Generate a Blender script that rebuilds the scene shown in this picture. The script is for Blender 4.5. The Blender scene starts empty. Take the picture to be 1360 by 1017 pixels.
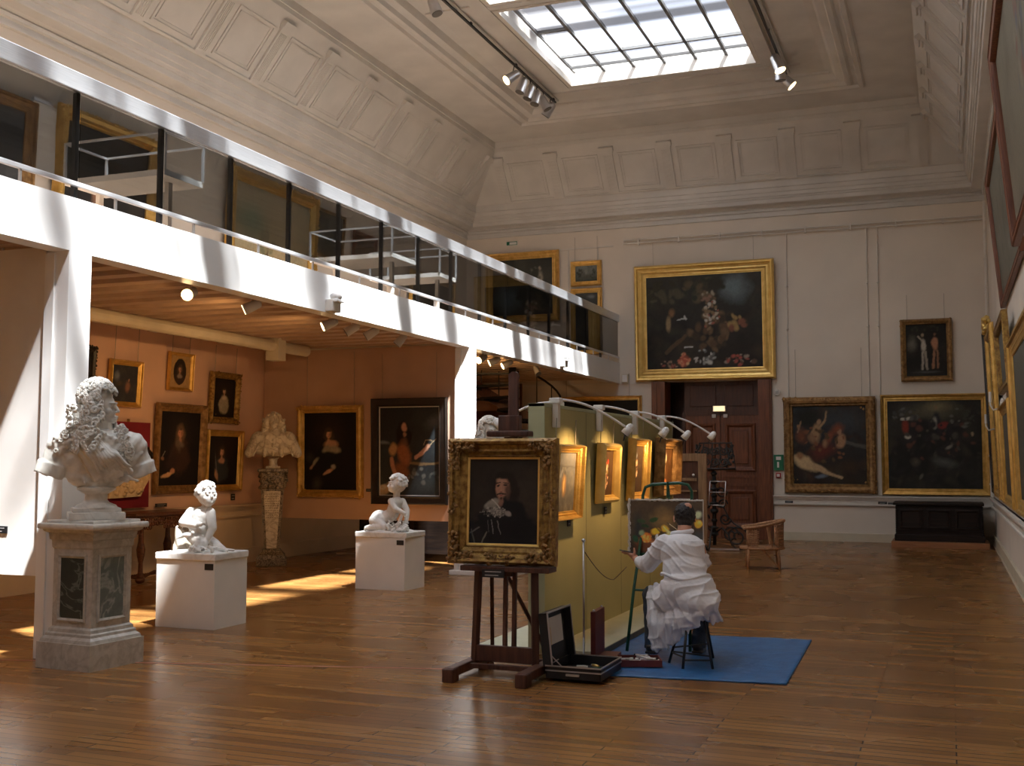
import bpy, bmesh, math, random
import numpy as np
from mathutils import Vector, Matrix, Euler, noise

C = bpy.context.scene.collection
PI = math.pi
random.seed(7)

# ------------------------------------------------------------------ materials
def nodes_of(name):
    m = bpy.data.materials.new(name)
    m.use_nodes = True
    nt = m.node_tree
    b = nt.nodes['Principled BSDF']
    return m, nt, b

def mat(name, col, rough=0.6, metal=0.0, var=0.0, vscale=6.0, bump=0.0, bscale=60.0, spec=0.5,
        col2=None, stretch=None, detail=4.0, coat=0.0):
    """Principled material with procedural colour variation and bump."""
    m, nt, b = nodes_of(name)
    N, L = nt.nodes, nt.links
    b.inputs['Roughness'].default_value = rough
    b.inputs['Metallic'].default_value = metal
    b.inputs['Specular IOR Level'].default_value = spec
    if coat:
        b.inputs['Coat Weight'].default_value = coat
        b.inputs['Coat Roughness'].default_value = 0.15
    b.inputs['Base Color'].default_value = (*col, 1)
    tc = N.new('ShaderNodeTexCoord')
    mp = N.new('ShaderNodeMapping')
    L.new(tc.outputs['Object'], mp.inputs['Vector'])
    if stretch:
        mp.inputs['Scale'].default_value = stretch
    if var > 0 or col2:
        nz = N.new('ShaderNodeTexNoise')
        nz.inputs['Scale'].default_value = vscale
        nz.inputs['Detail'].default_value = detail
        L.new(mp.outputs[0], nz.inputs['Vector'])
        cr = N.new('ShaderNodeValToRGB')
        if col2 is None:
            c0 = [max(0, c * (1 - var)) for c in col]
            c1 = [min(1, c * (1 + var)) for c in col]
        else:
            c0, c1 = col, col2
        cr.color_ramp.elements[0].position = 0.36
        cr.color_ramp.elements[1].position = 0.64
        cr.color_ramp.elements[0].color = (*c0, 1)
        cr.color_ramp.elements[1].color = (*c1, 1)
        L.new(nz.outputs['Fac'], cr.inputs['Fac'])
        L.new(cr.outputs['Color'], b.inputs['Base Color'])
    if bump > 0:
        n2 = N.new('ShaderNodeTexNoise')
        n2.inputs['Scale'].default_value = bscale
        n2.inputs['Detail'].default_value = 5
        L.new(mp.outputs[0], n2.inputs['Vector'])
        bp = N.new('ShaderNodeBump')
        bp.inputs['Strength'].default_value = bump
        bp.inputs['Distance'].default_value = 0.01
        L.new(n2.outputs['Fac'], bp.inputs['Height'])
        L.new(bp.outputs['Normal'], b.inputs['Normal'])
    return m

def emit_mat(name, col, strength):
    m, nt, b = nodes_of(name)
    b.inputs['Base Color'].default_value = (*col, 1)
    b.inputs['Emission Color'].default_value = (*col, 1)
    b.inputs['Emission Strength'].default_value = strength
    return m

def floor_mat():
    m, nt, b = nodes_of('oak_parquet')
    N, L = nt.nodes, nt.links
    tc = N.new('ShaderNodeTexCoord')
    br = N.new('ShaderNodeTexBrick')
    br.offset = 0.37
    br.inputs['Scale'].default_value = 1.0
    br.inputs['Brick Width'].default_value = 1.35
    br.inputs['Row Height'].default_value = 0.085
    br.inputs['Mortar Size'].default_value = 0.0045
    br.inputs['Mortar Smooth'].default_value = 0.3
    br.inputs['Bias'].default_value = 0.0
    br.inputs['Color1'].default_value = (0, 0, 0, 1)
    br.inputs['Color2'].default_value = (1, 1, 1, 1)
    br.inputs['Mortar'].default_value = (0.5, 0.5, 0.5, 1)
    L.new(tc.outputs['Object'], br.inputs['Vector'])
    # long grain
    mp = N.new('ShaderNodeMapping')
    mp.inputs['Scale'].default_value = (0.8, 22, 1)
    L.new(tc.outputs['Object'], mp.inputs['Vector'])
    nz = N.new('ShaderNodeTexNoise')
    nz.inputs['Scale'].default_value = 2.5
    nz.inputs['Detail'].default_value = 7
    L.new(mp.outputs[0], nz.inputs['Vector'])
    cr = N.new('ShaderNodeValToRGB')
    e = cr.color_ramp.elements
    e[0].position = 0.0; e[0].color = (0.135, 0.056, 0.016, 1)
    e[1].position = 1.0; e[1].color = (0.40, 0.20, 0.062, 1)
    x = e.new(0.5); x.color = (0.26, 0.117, 0.033, 1)
    mx = N.new('ShaderNodeMix'); mx.data_type = 'FLOAT'
    mx.inputs['Factor'].default_value = 0.42
    L.new(br.outputs['Color'], mx.inputs['A'])
    L.new(nz.outputs['Fac'], mx.inputs['B'])
    L.new(mx.outputs['Result'], cr.inputs['Fac'])
    mort = N.new('ShaderNodeMix'); mort.data_type = 'RGBA'
    L.new(br.outputs['Fac'], mort.inputs['Factor'])
    L.new(cr.outputs['Color'], mort.inputs['A'])
    mort.inputs['B'].default_value = (0.03, 0.010, 0.004, 1)
    L.new(mort.outputs['Result'], b.inputs['Base Color'])
    # varnish roughness and ripple
    n3 = N.new('ShaderNodeTexNoise'); n3.inputs['Scale'].default_value = 1.3
    L.new(tc.outputs['Object'], n3.inputs['Vector'])
    mr = N.new('ShaderNodeMapRange')
    mr.inputs['To Min'].default_value = 0.22
    mr.inputs['To Max'].default_value = 0.32
    L.new(n3.outputs['Fac'], mr.inputs['Value'])
    L.new(mr.outputs['Result'], b.inputs['Roughness'])
    b.inputs['Specular IOR Level'].default_value = 0.55
    bp = N.new('ShaderNodeBump'); bp.inputs['Strength'].default_value = 0.12
    bp.inputs['Distance'].default_value = 0.002
    ad = N.new('ShaderNodeMath'); ad.operation = 'SUBTRACT'
    L.new(nz.outputs['Fac'], ad.inputs[0]); L.new(br.outputs['Fac'], ad.inputs[1])
    L.new(ad.outputs[0], bp.inputs['Height'])
    L.new(bp.outputs['Normal'], b.inputs['Normal'])
    return m

def wood_mat(name, c0, c1, rough=0.4, axis=2, spec=0.5):
    s = [14, 14, 14]; s[axis] = 1.2
    return mat(name, c0, rough, col2=c1, vscale=2.5, stretch=tuple(s), detail=6, bump=0.15, bscale=8, spec=spec)

def marble_mat(name, base, vein, scale=3.0, rough=0.35, sharp=0.06):
    m, nt, b = nodes_of(name)
    N, L = nt.nodes, nt.links
    tc = N.new('ShaderNodeTexCoord')
    n1 = N.new('ShaderNodeTexNoise'); n1.inputs['Scale'].default_value = scale; n1.inputs['Detail'].default_value = 8
    n1.inputs['Distortion'].default_value = 1.6
    L.new(tc.outputs['Object'], n1.inputs['Vector'])
    s = N.new('ShaderNodeMath'); s.operation = 'SUBTRACT'; s.inputs[1].default_value = 0.5
    a = N.new('ShaderNodeMath'); a.operation = 'ABSOLUTE'
    L.new(n1.outputs['Fac'], s.inputs[0]); L.new(s.outputs[0], a.inputs[0])
    cr = N.new('ShaderNodeValToRGB')
    cr.color_ramp.elements[0].position = 0.0; cr.color_ramp.elements[0].color = (*vein, 1)
    cr.color_ramp.elements[1].position = sharp; cr.color_ramp.elements[1].color = (*base, 1)
    L.new(a.outputs[0], cr.inputs['Fac'])
    n2 = N.new('ShaderNodeTexNoise'); n2.inputs['Scale'].default_value = scale * 3
    L.new(tc.outputs['Object'], n2.inputs['Vector'])
    mx = N.new('ShaderNodeMix'); mx.data_type = 'RGBA'; mx.blend_type = 'MULTIPLY'
    mx.inputs['Factor'].default_value = 0.45
    L.new(cr.outputs['Color'], mx.inputs['A']); L.new(n2.outputs['Color'], mx.inputs['B'])
    g = N.new('ShaderNodeHueSaturation'); g.inputs['Saturation'].default_value = 0.0; g.inputs['Value'].default_value = 1.5
    L.new(n2.outputs['Color'], g.inputs['Color']); L.new(g.outputs['Color'], mx.inputs['B'])
    L.new(mx.outputs['Result'], b.inputs['Base Color'])
    b.inputs['Roughness'].default_value = rough
    return m

M = {}
M['wall'] = mat('wall_paint', (0.76, 0.69, 0.60), 0.75, var=0.05, vscale=0.8, bump=0.1, bscale=25)
M['stucco'] = mat('ceiling_stucco', (0.68, 0.66, 0.625), 0.7, var=0.06, vscale=1.5)
M['trim'] = mat('trim_paint', (0.74, 0.70, 0.64), 0.5, var=0.05, vscale=3)
M['plinth_strip'] = mat('baseboard_cream', (0.62, 0.56, 0.43), 0.55, var=0.06, vscale=3)
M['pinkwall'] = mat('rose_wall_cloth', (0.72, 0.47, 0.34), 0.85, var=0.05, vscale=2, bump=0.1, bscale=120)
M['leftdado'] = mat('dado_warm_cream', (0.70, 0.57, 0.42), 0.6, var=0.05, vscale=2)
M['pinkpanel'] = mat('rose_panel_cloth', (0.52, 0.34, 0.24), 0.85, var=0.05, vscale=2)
M['white'] = mat('white_lacquer', (0.86, 0.86, 0.85), 0.35, var=0.02, vscale=2)
M['whiteflat'] = mat('white_matte', (0.82, 0.80, 0.77), 0.6, var=0.03, vscale=3)
M['alu'] = mat('brushed_aluminium', (0.80, 0.82, 0.86), 0.32, metal=0.75, var=0.05, vscale=4, stretch=(30, 1, 30))
M['steel'] = mat('steel', (0.62, 0.62, 0.64), 0.3, metal=0.9, var=0.05)
M['black'] = mat('black_plastic', (0.012, 0.012, 0.013), 0.4, var=0.2)
M['iron'] = mat('wrought_iron', (0.02, 0.018, 0.016), 0.5, metal=0.4, var=0.3, vscale=20, bump=0.3, bscale=80)
M['deck'] = mat('painted_deck', (0.50, 0.36, 0.26), 0.65, var=0.06)
M['floor'] = floor_mat()
M['gold'] = mat('gilt', (0.62, 0.37, 0.09), 0.36, metal=0.7, col2=(0.80, 0.52, 0.16), vscale=9, bump=0.4, bscale=60)
M['goldbright'] = mat('bright_gilt', (0.78, 0.52, 0.15), 0.35, metal=0.6, col2=(0.90, 0.64, 0.22), vscale=7, bump=0.2, bscale=60)
M['golddark'] = mat('dark_gilt', (0.20, 0.10, 0.028), 0.4, metal=0.6, col2=(0.46, 0.29, 0.08), vscale=22, bump=0.8, bscale=90)
M['goldbrown'] = mat('brown_gilt', (0.20, 0.105, 0.035), 0.45, metal=0.45, col2=(0.38, 0.22, 0.08), vscale=14, bump=0.7, bscale=90)
M['blackframe'] = mat('ebonised_wood', (0.018, 0.013, 0.010), 0.35, var=0.3, vscale=10)
M['redwood'] = wood_mat('red_mahogany', (0.13, 0.040, 0.022), (0.24, 0.088, 0.040), 0.45)
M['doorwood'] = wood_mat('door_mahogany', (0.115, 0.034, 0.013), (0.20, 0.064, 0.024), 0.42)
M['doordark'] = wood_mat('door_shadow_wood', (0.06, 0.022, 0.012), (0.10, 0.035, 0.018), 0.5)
M['easel'] = wood_mat('easel_wood', (0.055, 0.020, 0.014), (0.11, 0.042, 0.026), 0.45)
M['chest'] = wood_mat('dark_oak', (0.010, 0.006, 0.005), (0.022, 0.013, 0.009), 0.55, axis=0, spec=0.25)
M['chestbase'] = wood_mat('base_wood', (0.28, 0.115, 0.045), (0.36, 0.16, 0.065), 0.45, axis=0)
M['console'] = wood_mat('carved_walnut', (0.06, 0.018, 0.008), (0.13, 0.045, 0.016), 0.35, axis=1)
M['crate'] = wood_mat('bare_wood', (0.20, 0.115, 0.055), (0.33, 0.20, 0.10), 0.65)
M['marble'] = marble_mat('white_marble', (0.80, 0.78, 0.73), (0.70, 0.68, 0.63), 2.5, 0.4)
M['marblewarm'] = marble_mat('warm_marble', (0.66, 0.60, 0.50), (0.42, 0.36, 0.28), 5, 0.4)
M['marbleped'] = marble_mat('grey_veined_marble', (0.58, 0.55, 0.50), (0.46, 0.43, 0.38), 5, 0.4, 0.10)
M['greenmarble'] = marble_mat('green_marble', (0.040, 0.052, 0.048), (0.16, 0.19, 0.17), 3.2, 0.25, 0.03)
M['greenmarblelight'] = marble_mat('pale_green_marble', (0.15, 0.18, 0.18), (0.34, 0.37, 0.35), 3.5, 0.25, 0.05)
M['darkmarble'] = marble_mat('dark_marble', (0.07, 0.05, 0.035), (0.32, 0.26, 0.18), 18, 0.35, 0.10)
M['plaster'] = marble_mat('putto_marble', (0.90, 0.89, 0.86), (0.80, 0.78, 0.74), 2.0, 0.45)
M['olive'] = mat('olive_green_panel', (0.43, 0.40, 0.19), 0.7, var=0.04, vscale=1.5)
M['oliveend'] = mat('pale_green_panel_edge', (0.44, 0.47, 0.30), 0.7, var=0.03)
M['platform'] = mat('platform_cream', (0.62, 0.62, 0.46), 0.6, var=0.04)
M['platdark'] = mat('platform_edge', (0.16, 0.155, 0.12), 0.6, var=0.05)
M['tarp'] = mat('blue_tarpaulin', (0.016, 0.105, 0.29), 0.42, col2=(0.028, 0.15, 0.38), vscale=7, bump=0.6, bscale=14)
M['coat'] = mat('white_cotton', (0.88, 0.89, 0.93), 0.9, var=0.04, vscale=4, bump=0.7, bscale=16)
M['denim'] = mat('denim', (0.045, 0.060, 0.085), 0.85, var=0.3, vscale=14, bump=0.4, bscale=40)
M['skin'] = mat('skin', (0.60, 0.30, 0.20), 0.55, var=0.08, vscale=10)
M['hair'] = mat('dark_hair', (0.018, 0.014, 0.013), 0.6, var=0.4, vscale=60, bump=0.6, bscale=150)
M['shoe'] = mat('brown_leather', (0.045, 0.030, 0.022), 0.45, var=0.2)
M['wicker'] = mat('wicker', (0.30, 0.14, 0.06), 0.6, col2=(0.46, 0.24, 0.11), vscale=30, bump=1.0, bscale=70)
M['redcloth'] = mat('crimson_cloth', (0.20, 0.008, 0.018), 0.85, var=0.1, vscale=3)
M['bronze'] = mat('dark_bronze', (0.02, 0.013, 0.009), 0.4, metal=0.5, var=0.3, bump=0.6, bscale=50)
M['relief'] = mat('pale_relief', (0.62, 0.48, 0.30), 0.7, var=0.15, vscale=14, bump=1.0, bscale=28)
M['greentube'] = mat('green_enamel', (0.010, 0.085, 0.045), 0.35, var=0.1)
M['leather'] = mat('case_black', (0.014, 0.014, 0.016), 0.45, var=0.2)
M['redbox'] = mat('red_leatherette', (0.13, 0.022, 0.018), 0.45, var=0.15)
M['paper'] = mat('paper', (0.62, 0.60, 0.57), 0.8, var=0.05)
M['label'] = mat('black_label', (0.02, 0.02, 0.022), 0.4, var=0.2)
M['labeltext'] = mat('label_print', (0.5, 0.5, 0.5), 0.6)
M['signgreen'] = mat('sign_green', (0.01, 0.16, 0.07), 0.4, var=0.05)
M['signred'] = mat('sign_red', (0.40, 0.02, 0.02), 0.4, var=0.05)
M['canvasback'] = mat('raw_canvas', (0.70, 0.66, 0.60), 0.85, var=0.05)
M['tape'] = mat('pink_tape', (0.52, 0.22, 0.17), 0.6, var=0.1)
M['cord'] = mat('hanging_wire', (0.30, 0.26, 0.20), 0.5, var=0.1)
M['lampwarm'] = emit_mat('lit_lamp_face', (1.0, 0.72, 0.36), 9.0)
M['lampoff'] = mat('unlit_lamp_face', (0.10, 0.09, 0.08), 0.3, var=0.1)
M['exitlamp'] = emit_mat('exit_lamp_face', (1.0, 0.80, 0.45), 1.4)

# ------------------------------------------------------------------ mesh builder
class MB:
    def __init__(s):
        s.bm = bmesh.new()
    def box(s, c, d, rot=None, bev=0.0):
        r = bmesh.ops.create_cube(s.bm, size=1.0)
        vs = r['verts']
        Mx = Matrix.Translation(Vector(c)) @ (rot.to_matrix().to_4x4() if isinstance(rot, Euler) else (rot or Matrix())) @ Matrix.Diagonal((*d, 1))
        bmesh.ops.transform(s.bm, matrix=Mx, verts=vs)
        if bev > 0:
            es = list({e for v in vs for e in v.link_edges})
            bmesh.ops.bevel(s.bm, geom=es, offset=bev, segments=2, profile=0.6, affect='EDGES')
        return s
    def bb(s, x0, x1, y0, y1, z0, z1, bev=0.0):
        return s.box(((x0 + x1) / 2, (y0 + y1) / 2, (z0 + z1) / 2), (abs(x1 - x0), abs(y1 - y0), abs(z1 - z0)), bev=bev)
    def bar(s, p0, p1, w, t=None, roll=0.0, bev=0.0):
        p0, p1 = Vector(p0), Vector(p1)
        d = p1 - p0
        t = w if t is None else t
        q = d.to_track_quat('Z', 'Y')
        Mx = Matrix.Translation((p0 + p1) / 2) @ q.to_matrix().to_4x4() @ Matrix.Rotation(roll, 4, 'Z')
        r = bmesh.ops.create_cube(s.bm, size=1.0)
        bmesh.ops.transform(s.bm, matrix=Mx @ Matrix.Diagonal((w, t, d.length, 1)), verts=r['verts'])
        if bev > 0:
            es = list({e for v in r['verts'] for e in v.link_edges})
            bmesh.ops.bevel(s.bm, geom=es, offset=bev, segments=2, profile=0.6, affect='EDGES')
        return s
    def cyl(s, p0, p1, r0, r1=None, n=16, cap=True):
        p0, p1 = Vector(p0), Vector(p1)
        r1 = r0 if r1 is None else r1
        d = p1 - p0
        r = bmesh.ops.create_cone(s.bm, cap_ends=cap, segments=n, radius1=r0, radius2=r1, depth=d.length)
        q = d.to_track_quat('Z', 'Y')
        bmesh.ops.transform(s.bm, matrix=Matrix.Translation((p0 + p1) / 2) @ q.to_matrix().to_4x4(), verts=r['verts'])
        return s
    def ball(s, c, r, sub=2, scale=None, rot=None):
        q = bmesh.ops.create_icosphere(s.bm, subdivisions=sub, radius=1.0)
        sc = (r, r, r) if scale is None else tuple(r * k for k in scale)
        Mx = Matrix.Translation(Vector(c)) @ (rot.to_matrix().to_4x4() if rot is not None else Matrix()) @ Matrix.Diagonal((*sc, 1))
        bmesh.ops.transform(s.bm, matrix=Mx, verts=q['verts'])
        return s
    def capsule(s, p0, p1, r0, r1=None, n=14):
        r1 = r0 if r1 is None else r1
        s.cyl(p0, p1, r0, r1, n)
        s.ball(p0, r0 * 0.995); s.ball(p1, r1 * 0.995)
        return s
    def tube(s, pts, r, n=8, closed=False, taper=None):
        pts = [Vector(p) for p in pts]
        rings = []
        k = len(pts)
        up = Vector((0, 0, 1))
        prevx = None
        for i, p in enumerate(pts):
            a = pts[(i - 1) % k] if (closed or i > 0) else p
            b = pts[(i + 1) % k] if (closed or i < k - 1) else p
            t = (b - a)
            t = t.normalized() if t.length > 1e-9 else Vector((0, 0, 1))
            if prevx is None:
                x = t.cross(up)
                if x.length < 1e-3: x = t.cross(Vector((1, 0, 0)))
            else:
                x = prevx - t * prevx.dot(t)
            x.normalize(); prevx = x
            y = t.cross(x)
            rr = r if taper is None else r * taper[i]
            rings.append([s.bm.verts.new(p + (x * math.cos(2 * PI * j / n) + y * math.sin(2 * PI * j / n)) * rr) for j in range(n)])
        m = k if closed else k - 1
        for i in range(m):
            A, B = rings[i], rings[(i + 1) % k]
            for j in range(n):
                s.bm.faces.new((A[j], A[(j + 1) % n], B[(j + 1) % n], B[j]))
        if not closed:
            s.bm.faces.new(rings[0][::-1]); s.bm.faces.new(rings[-1])
        return s
    def lathe(s, prof, c=(0, 0, 0), n=24, axis='Z', sq=False):
        """prof: list of (r,z). sq: square section."""
        rings = []
        for r, z in prof:
            ring = []
            for j in range(4 if sq else n):
                a = 2 * PI * (j + 0.5) / (4 if sq else n)
                rr = r * (math.sqrt(2) if sq else 1)
                ring.append(s.bm.verts.new(Vector(c) + Vector((rr * math.cos(a), rr * math.sin(a), z))))
            rings.append(ring)
        m = 4 if sq else n
        for A, B in zip(rings, rings[1:]):
            for j in range(m):
                s.bm.faces.new((A[j], A[(j + 1) % m], B[(j + 1) % m], B[j]))
        s.bm.faces.new(rings[0][::-1]); s.bm.faces.new(rings[-1])
        return s
    def prism(s, pts, d):
        """pts: 3D polygon, d: extrusion vector"""
        d = Vector(d)
        a = [s.bm.verts.new(Vector(p)) for p in pts]
        b = [s.bm.verts.new(Vector(p) + d) for p in pts]
        n = len(a)
        s.bm.faces.new(a[::-1]); s.bm.faces.new(b)
        for i in range(n):
            s.bm.faces.new((a[i], a[(i + 1) % n], b[(i + 1) % n], b[i]))
        return s
    def quad(s, a, b, c, d):
        s.bm.faces.new([s.bm.verts.new(Vector(p)) for p in (a, b, c, d)])
        return s
    def rectsweep(s, w, h, prof, cx=0, cz=0):
        """mitred frame in the XZ plane; prof: closed list of (inset, out) with out towards -Y"""
        rings = []
        for ins, out in prof:
            x, z = w / 2 - ins, h / 2 - ins
            rings.append([s.bm.verts.new((cx + sx * x, -out, cz + sz * z)) for sx, sz in ((-1, -1), (1, -1), (1, 1), (-1, 1))])
        k = len(rings)
        for i in range(k):
            A, B = rings[i], rings[(i + 1) % k]
            for j in range(4):
                s.bm.faces.new((A[j], A[(j + 1) % 4], B[(j + 1) % 4], B[j]))
        return s
    def xf(s, Mx):
        bmesh.ops.transform(s.bm, matrix=Mx, verts=s.bm.verts[:])
        return s
    def build(s, name, m, parent=None, smooth=False, loc=None, keep=False):
        bmesh.ops.recalc_face_normals(s.bm, faces=s.bm.faces[:])
        me = bpy.data.meshes.new(name)
        s.bm.to_mesh(me)
        if not keep: s.bm.free()
        for p in me.polygons: p.use_smooth = smooth
        if m is not None: me.materials.append(m)
        o = bpy.data.objects.new(name, me)
        C.objects.link(o)
        if parent is not None: o.parent = parent
        if loc is not None: o.location = loc
        return o

def auto_smooth(o, ang=35):
    """mark sharp edges by angle and shade smooth"""
    me = o.data
    bm = bmesh.new(); bm.from_mesh(me)
    for e in bm.edges:
        if len(e.link_faces) == 2 and e.calc_face_angle(0) > math.radians(ang): e.smooth = False
    for f in bm.faces: f.smooth = True
    bm.to_mesh(me); bm.free()
    return o

def thing(name, label, cat, loc=(0, 0, 0), rz=0.0, group=None):
    o = bpy.data.objects.new(name, None)
    o.empty_display_size = 0.1
    C.objects.link(o)
    o.location = loc; o.rotation_euler = (0, 0, rz)
    o['label'] = label; o['category'] = cat
    if group: o['group'] = group
    return o

def tag(o, label, cat, group=None):
    o['label'] = label; o['category'] = cat
    if group: o['group'] = group
    return o

def struct(o):
    o['kind'] = 'structure'
    return o

def copy_tree(o, parent=None):
    c = o.copy(); C.objects.link(c); c.parent = parent
    for ch in list(o.children): copy_tree(ch, c)
    return c

def organic(name, mb, voxel, m, parent=None, smooth=3, disp=None):
    """melt overlapping solids into one continuous skin (voxel remesh, then smoothing)"""
    bmesh.ops.recalc_face_normals(mb.bm, faces=mb.bm.faces[:])
    me = bpy.data.meshes.new(name + '_src'); mb.bm.to_mesh(me); mb.bm.free()
    o = bpy.data.objects.new(name + '_src', me); C.objects.link(o)
    md = o.modifiers.new('r', 'REMESH'); md.mode = 'VOXEL'; md.voxel_size = voxel; md.adaptivity = 0
    if smooth:
        ms = o.modifiers.new('s', 'SMOOTH'); ms.factor = 0.5; ms.iterations = smooth
    dg = bpy.context.evaluated_depsgraph_get()
    me2 = bpy.data.meshes.new_from_object(o.evaluated_get(dg))
    me2.name = name
    bpy.data.objects.remove(o); bpy.data.meshes.remove(me)
    if disp is not None:
        n = len(me2.vertices)
        co = np.empty(n * 3, 'f'); me2.vertices.foreach_get('co', co); co = co.reshape(-1, 3)
        no = np.empty(n * 3, 'f'); me2.vertices.foreach_get('normal', no); no = no.reshape(-1, 3)
        d = disp(co, no)
        co = co + no * d[:, None]
        me2.vertices.foreach_set('co', co.ravel())
    for p in me2.polygons: p.use_smooth = True
    me2.materials.clear(); me2.materials.append(m)
    o2 = bpy.data.objects.new(name, me2); C.objects.link(o2)
    if parent is not None: o2.parent = parent
    return o2
SKY, SUN, EXPO, PICW, SPW = 7.5, 72.0, -0.25, 48.0, 80.0
# ------------------------------------------------------------------ the room
XL, XR, YF, YN = -10.48, 0.8145, 23.917, -4.3
ZC = 8.9
XM = -6.7605          # face of the balcony fascia
Z0, Z1 = 3.35, 3.80   # fascia bottom / top

struct(MB().bb(XL - .3, XR + .3, YN - .3, YF + 1.6, -.12, 0).build('floor', M['floor']))
struct(MB().bb(XR, XR + .3, YN - .3, YF + .3, 0, 9.3).build('wall_right', M['wall']))
struct(MB().bb(XL - .3, XR + .3, YN - .3, YN, 0, 9.3).build('wall_near', M['wall']))
w = MB().bb(XL - .3, XL, YN, YF + .3, 3.6, 9.3)
struct(w.build('wall_left', M['wall']))
struct(MB().bb(XL - .3, XL, YN, YF + .3, 0, 3.6).build('wall_left_lower', M['pinkwall']))
w = MB()
w.bb(XL, -6.02, YF, YF + .3, 0, 9.3).bb(-3.44, XR, YF, YF + .3, 0, 9.3).bb(-6.02, -3.44, YF, YF + .3, 3.36, 9.3)
struct(w.build('wall_far', M['wall']))

def ring_sweep(prof, name, m, smooth=False):
    mb = MB(); rings = []
    for ins, z in prof:
        rings.append([mb.bm.verts.new(p) for p in ((XL + ins, YN + ins, z), (XR - ins, YN + ins, z), (XR - ins, YF - ins, z), (XL + ins, YF - ins, z))])
    for A, B in zip(rings, rings[1:]):
        for j in range(4):
            mb.bm.faces.new((A[j], B[j], B[(j + 1) % 4], A[(j + 1) % 4]))
    bmesh.ops.recalc_face_normals(mb.bm, faces=mb.bm.faces[:])
    return struct(mb.build(name, m, smooth=smooth))

# cornice: frieze line, bed mould, crown, upper fillets
ring_sweep([(-.01, 6.82), (.045, 6.83), (.045, 6.87), (.02, 6.88), (.02, 6.93), (.07, 6.94), (.08, 6.98), (.05, 7.01), (.10, 7.045), (.265, 7.06), (.275, 7.075), (.275, 7.15),
            (.30, 7.155), (.31, 7.19), (.335, 7.20), (.335, 7.27), (.36, 7.28), (.375, 7.36), (.40, 7.37), (.40, 7.52), (.43, 7.53)], 'trim_1', M['stucco'])
# sloping cove and the moulded border of the ceiling
CA, CB = (.43, 7.53), (1.18, 8.50)
ring_sweep([CA, CB, (1.18, 8.58), (1.205, 8.58), (1.205, 8.72), (2.12, 8.74), (2.15, 8.70), (2.22, 8.69), (2.25, 8.74), (2.32, 8.75),
            (2.36, 8.70), (2.44, 8.69), (2.47, 8.76), (2.6, 8.78), (2.66, 8.88), (2.8, 8.90)], 'ceiling_cove', M['stucco'])

# pilasters, caps and sunk panels on the slope
def cove_relief():
    mb = MB()
    sv = Vector((CB[0] - CA[0], CB[1] - CA[1])); SL = sv.length; sv.normalize()
    def place(side, u, v0, v1, w, n0, n1):
        # side: 'far','near','left','right'
        pts = []
        vm, hm = (v0 + v1) / 2, (v1 - v0)
        ins = CA[0] + sv.x * vm; z = CA[1] + sv.y * vm
        nrm = Vector((sv.y, -sv.x))     # towards the room: more inset, lower
        nm = (n0 + n1) / 2
        ins += nrm.x * nm; z += nrm.y * nm
        if side == 'far':   c, ux, ix = Vector((u, YF - ins, z)), Vector((1, 0, 0)), Vector((0, -1, 0))
        if side == 'near':  c, ux, ix = Vector((u, YN + ins, z)), Vector((1, 0, 0)), Vector((0, 1, 0))
        if side == 'left':  c, ux, ix = Vector((XL + ins, u, z)), Vector((0, 1, 0)), Vector((1, 0, 0))
        if side == 'right': c, ux, ix = Vector((XR - ins, u, z)), Vector((0, 1, 0)), Vector((-1, 0, 0))
        s3 = ix * sv.x + Vector((0, 0, sv.y)); n3 = ix * nrm.x + Vector((0, 0, nrm.y))
        R = Matrix((ux, s3, n3)).transposed().to_4x4()
        mb.box(c, (w, hm, n1 - n0), rot=R)
    for side, us in (('far', [-.37 - 1.274 * k for k in range(8)]), ('near', [-.37 - 1.274 * k for k in range(8)]),
                     ('left', [22.67 - 1.36 * k for k in range(19)]), ('right', [22.67 - 1.36 * k for k in range(19)])):
        step = us[0] - us[1]
        for k, u in enumerate(us):
            place(side, u, .02, 1.0, .24, 0, .035)
            place(side, u, 1.0, 1.10, .32, 0, .085)
            place(side, u, .95, 1.0, .28, 0, .055)
            for d in (-.07, -.035, 0, .035, .07): place(side, u + d, .08, .9, .012, .035, .045)
            if k < len(us) - 1:
                c = u - step / 2; hw = step / 2 - .24
                for (a, b, wd, uu) in ((.10, .135, 2 * hw, c), (.90, .935, 2 * hw, c)): place(side, uu, a, b, wd, 0, .022)
                for sx in (-1, 1): place(side, c + sx * hw, .10, .935, .035, 0, .022)
                for (a, b) in ((.16, .18), (.85, .87)): place(side, c, a, b, 2 * hw - .1, 0, .012)
                for sx in (-1, 1): place(side, c + sx * (hw - .06), .16, .87, .02, 0, .012)
        L0 = us[0] - us[-1]
        place(side, (us[0] + us[-1]) / 2, .0, .03, L0, 0, .03)
    return struct(mb.build('trim_2', M['stucco']))
cove_relief()

# flat ceiling with skylight bays
SX0, SX1 = -6.66, -3.07
BAYS = [(16.32, 20.17), (12.12, 16.02), (7.92, 11.82), (3.72, 7.62), (-.48, 3.42)]
cl = MB()
cl.bb(XL + 2.7, SX0, YN + 2.7, YF - 2.7, ZC, ZC + .12).bb(SX1, XR - 2.7, YN + 2.7, YF - 2.7, ZC, ZC + .12)
ys = [YN + 2.7] + [v for b in reversed(BAYS) for v in b] + [YF - 2.7]
for i in range(0, len(ys), 2): cl.bb(SX0, SX1, ys[i], ys[i + 1], ZC, ZC + .12)
struct(cl.build('ceiling', M['stucco']))
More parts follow.
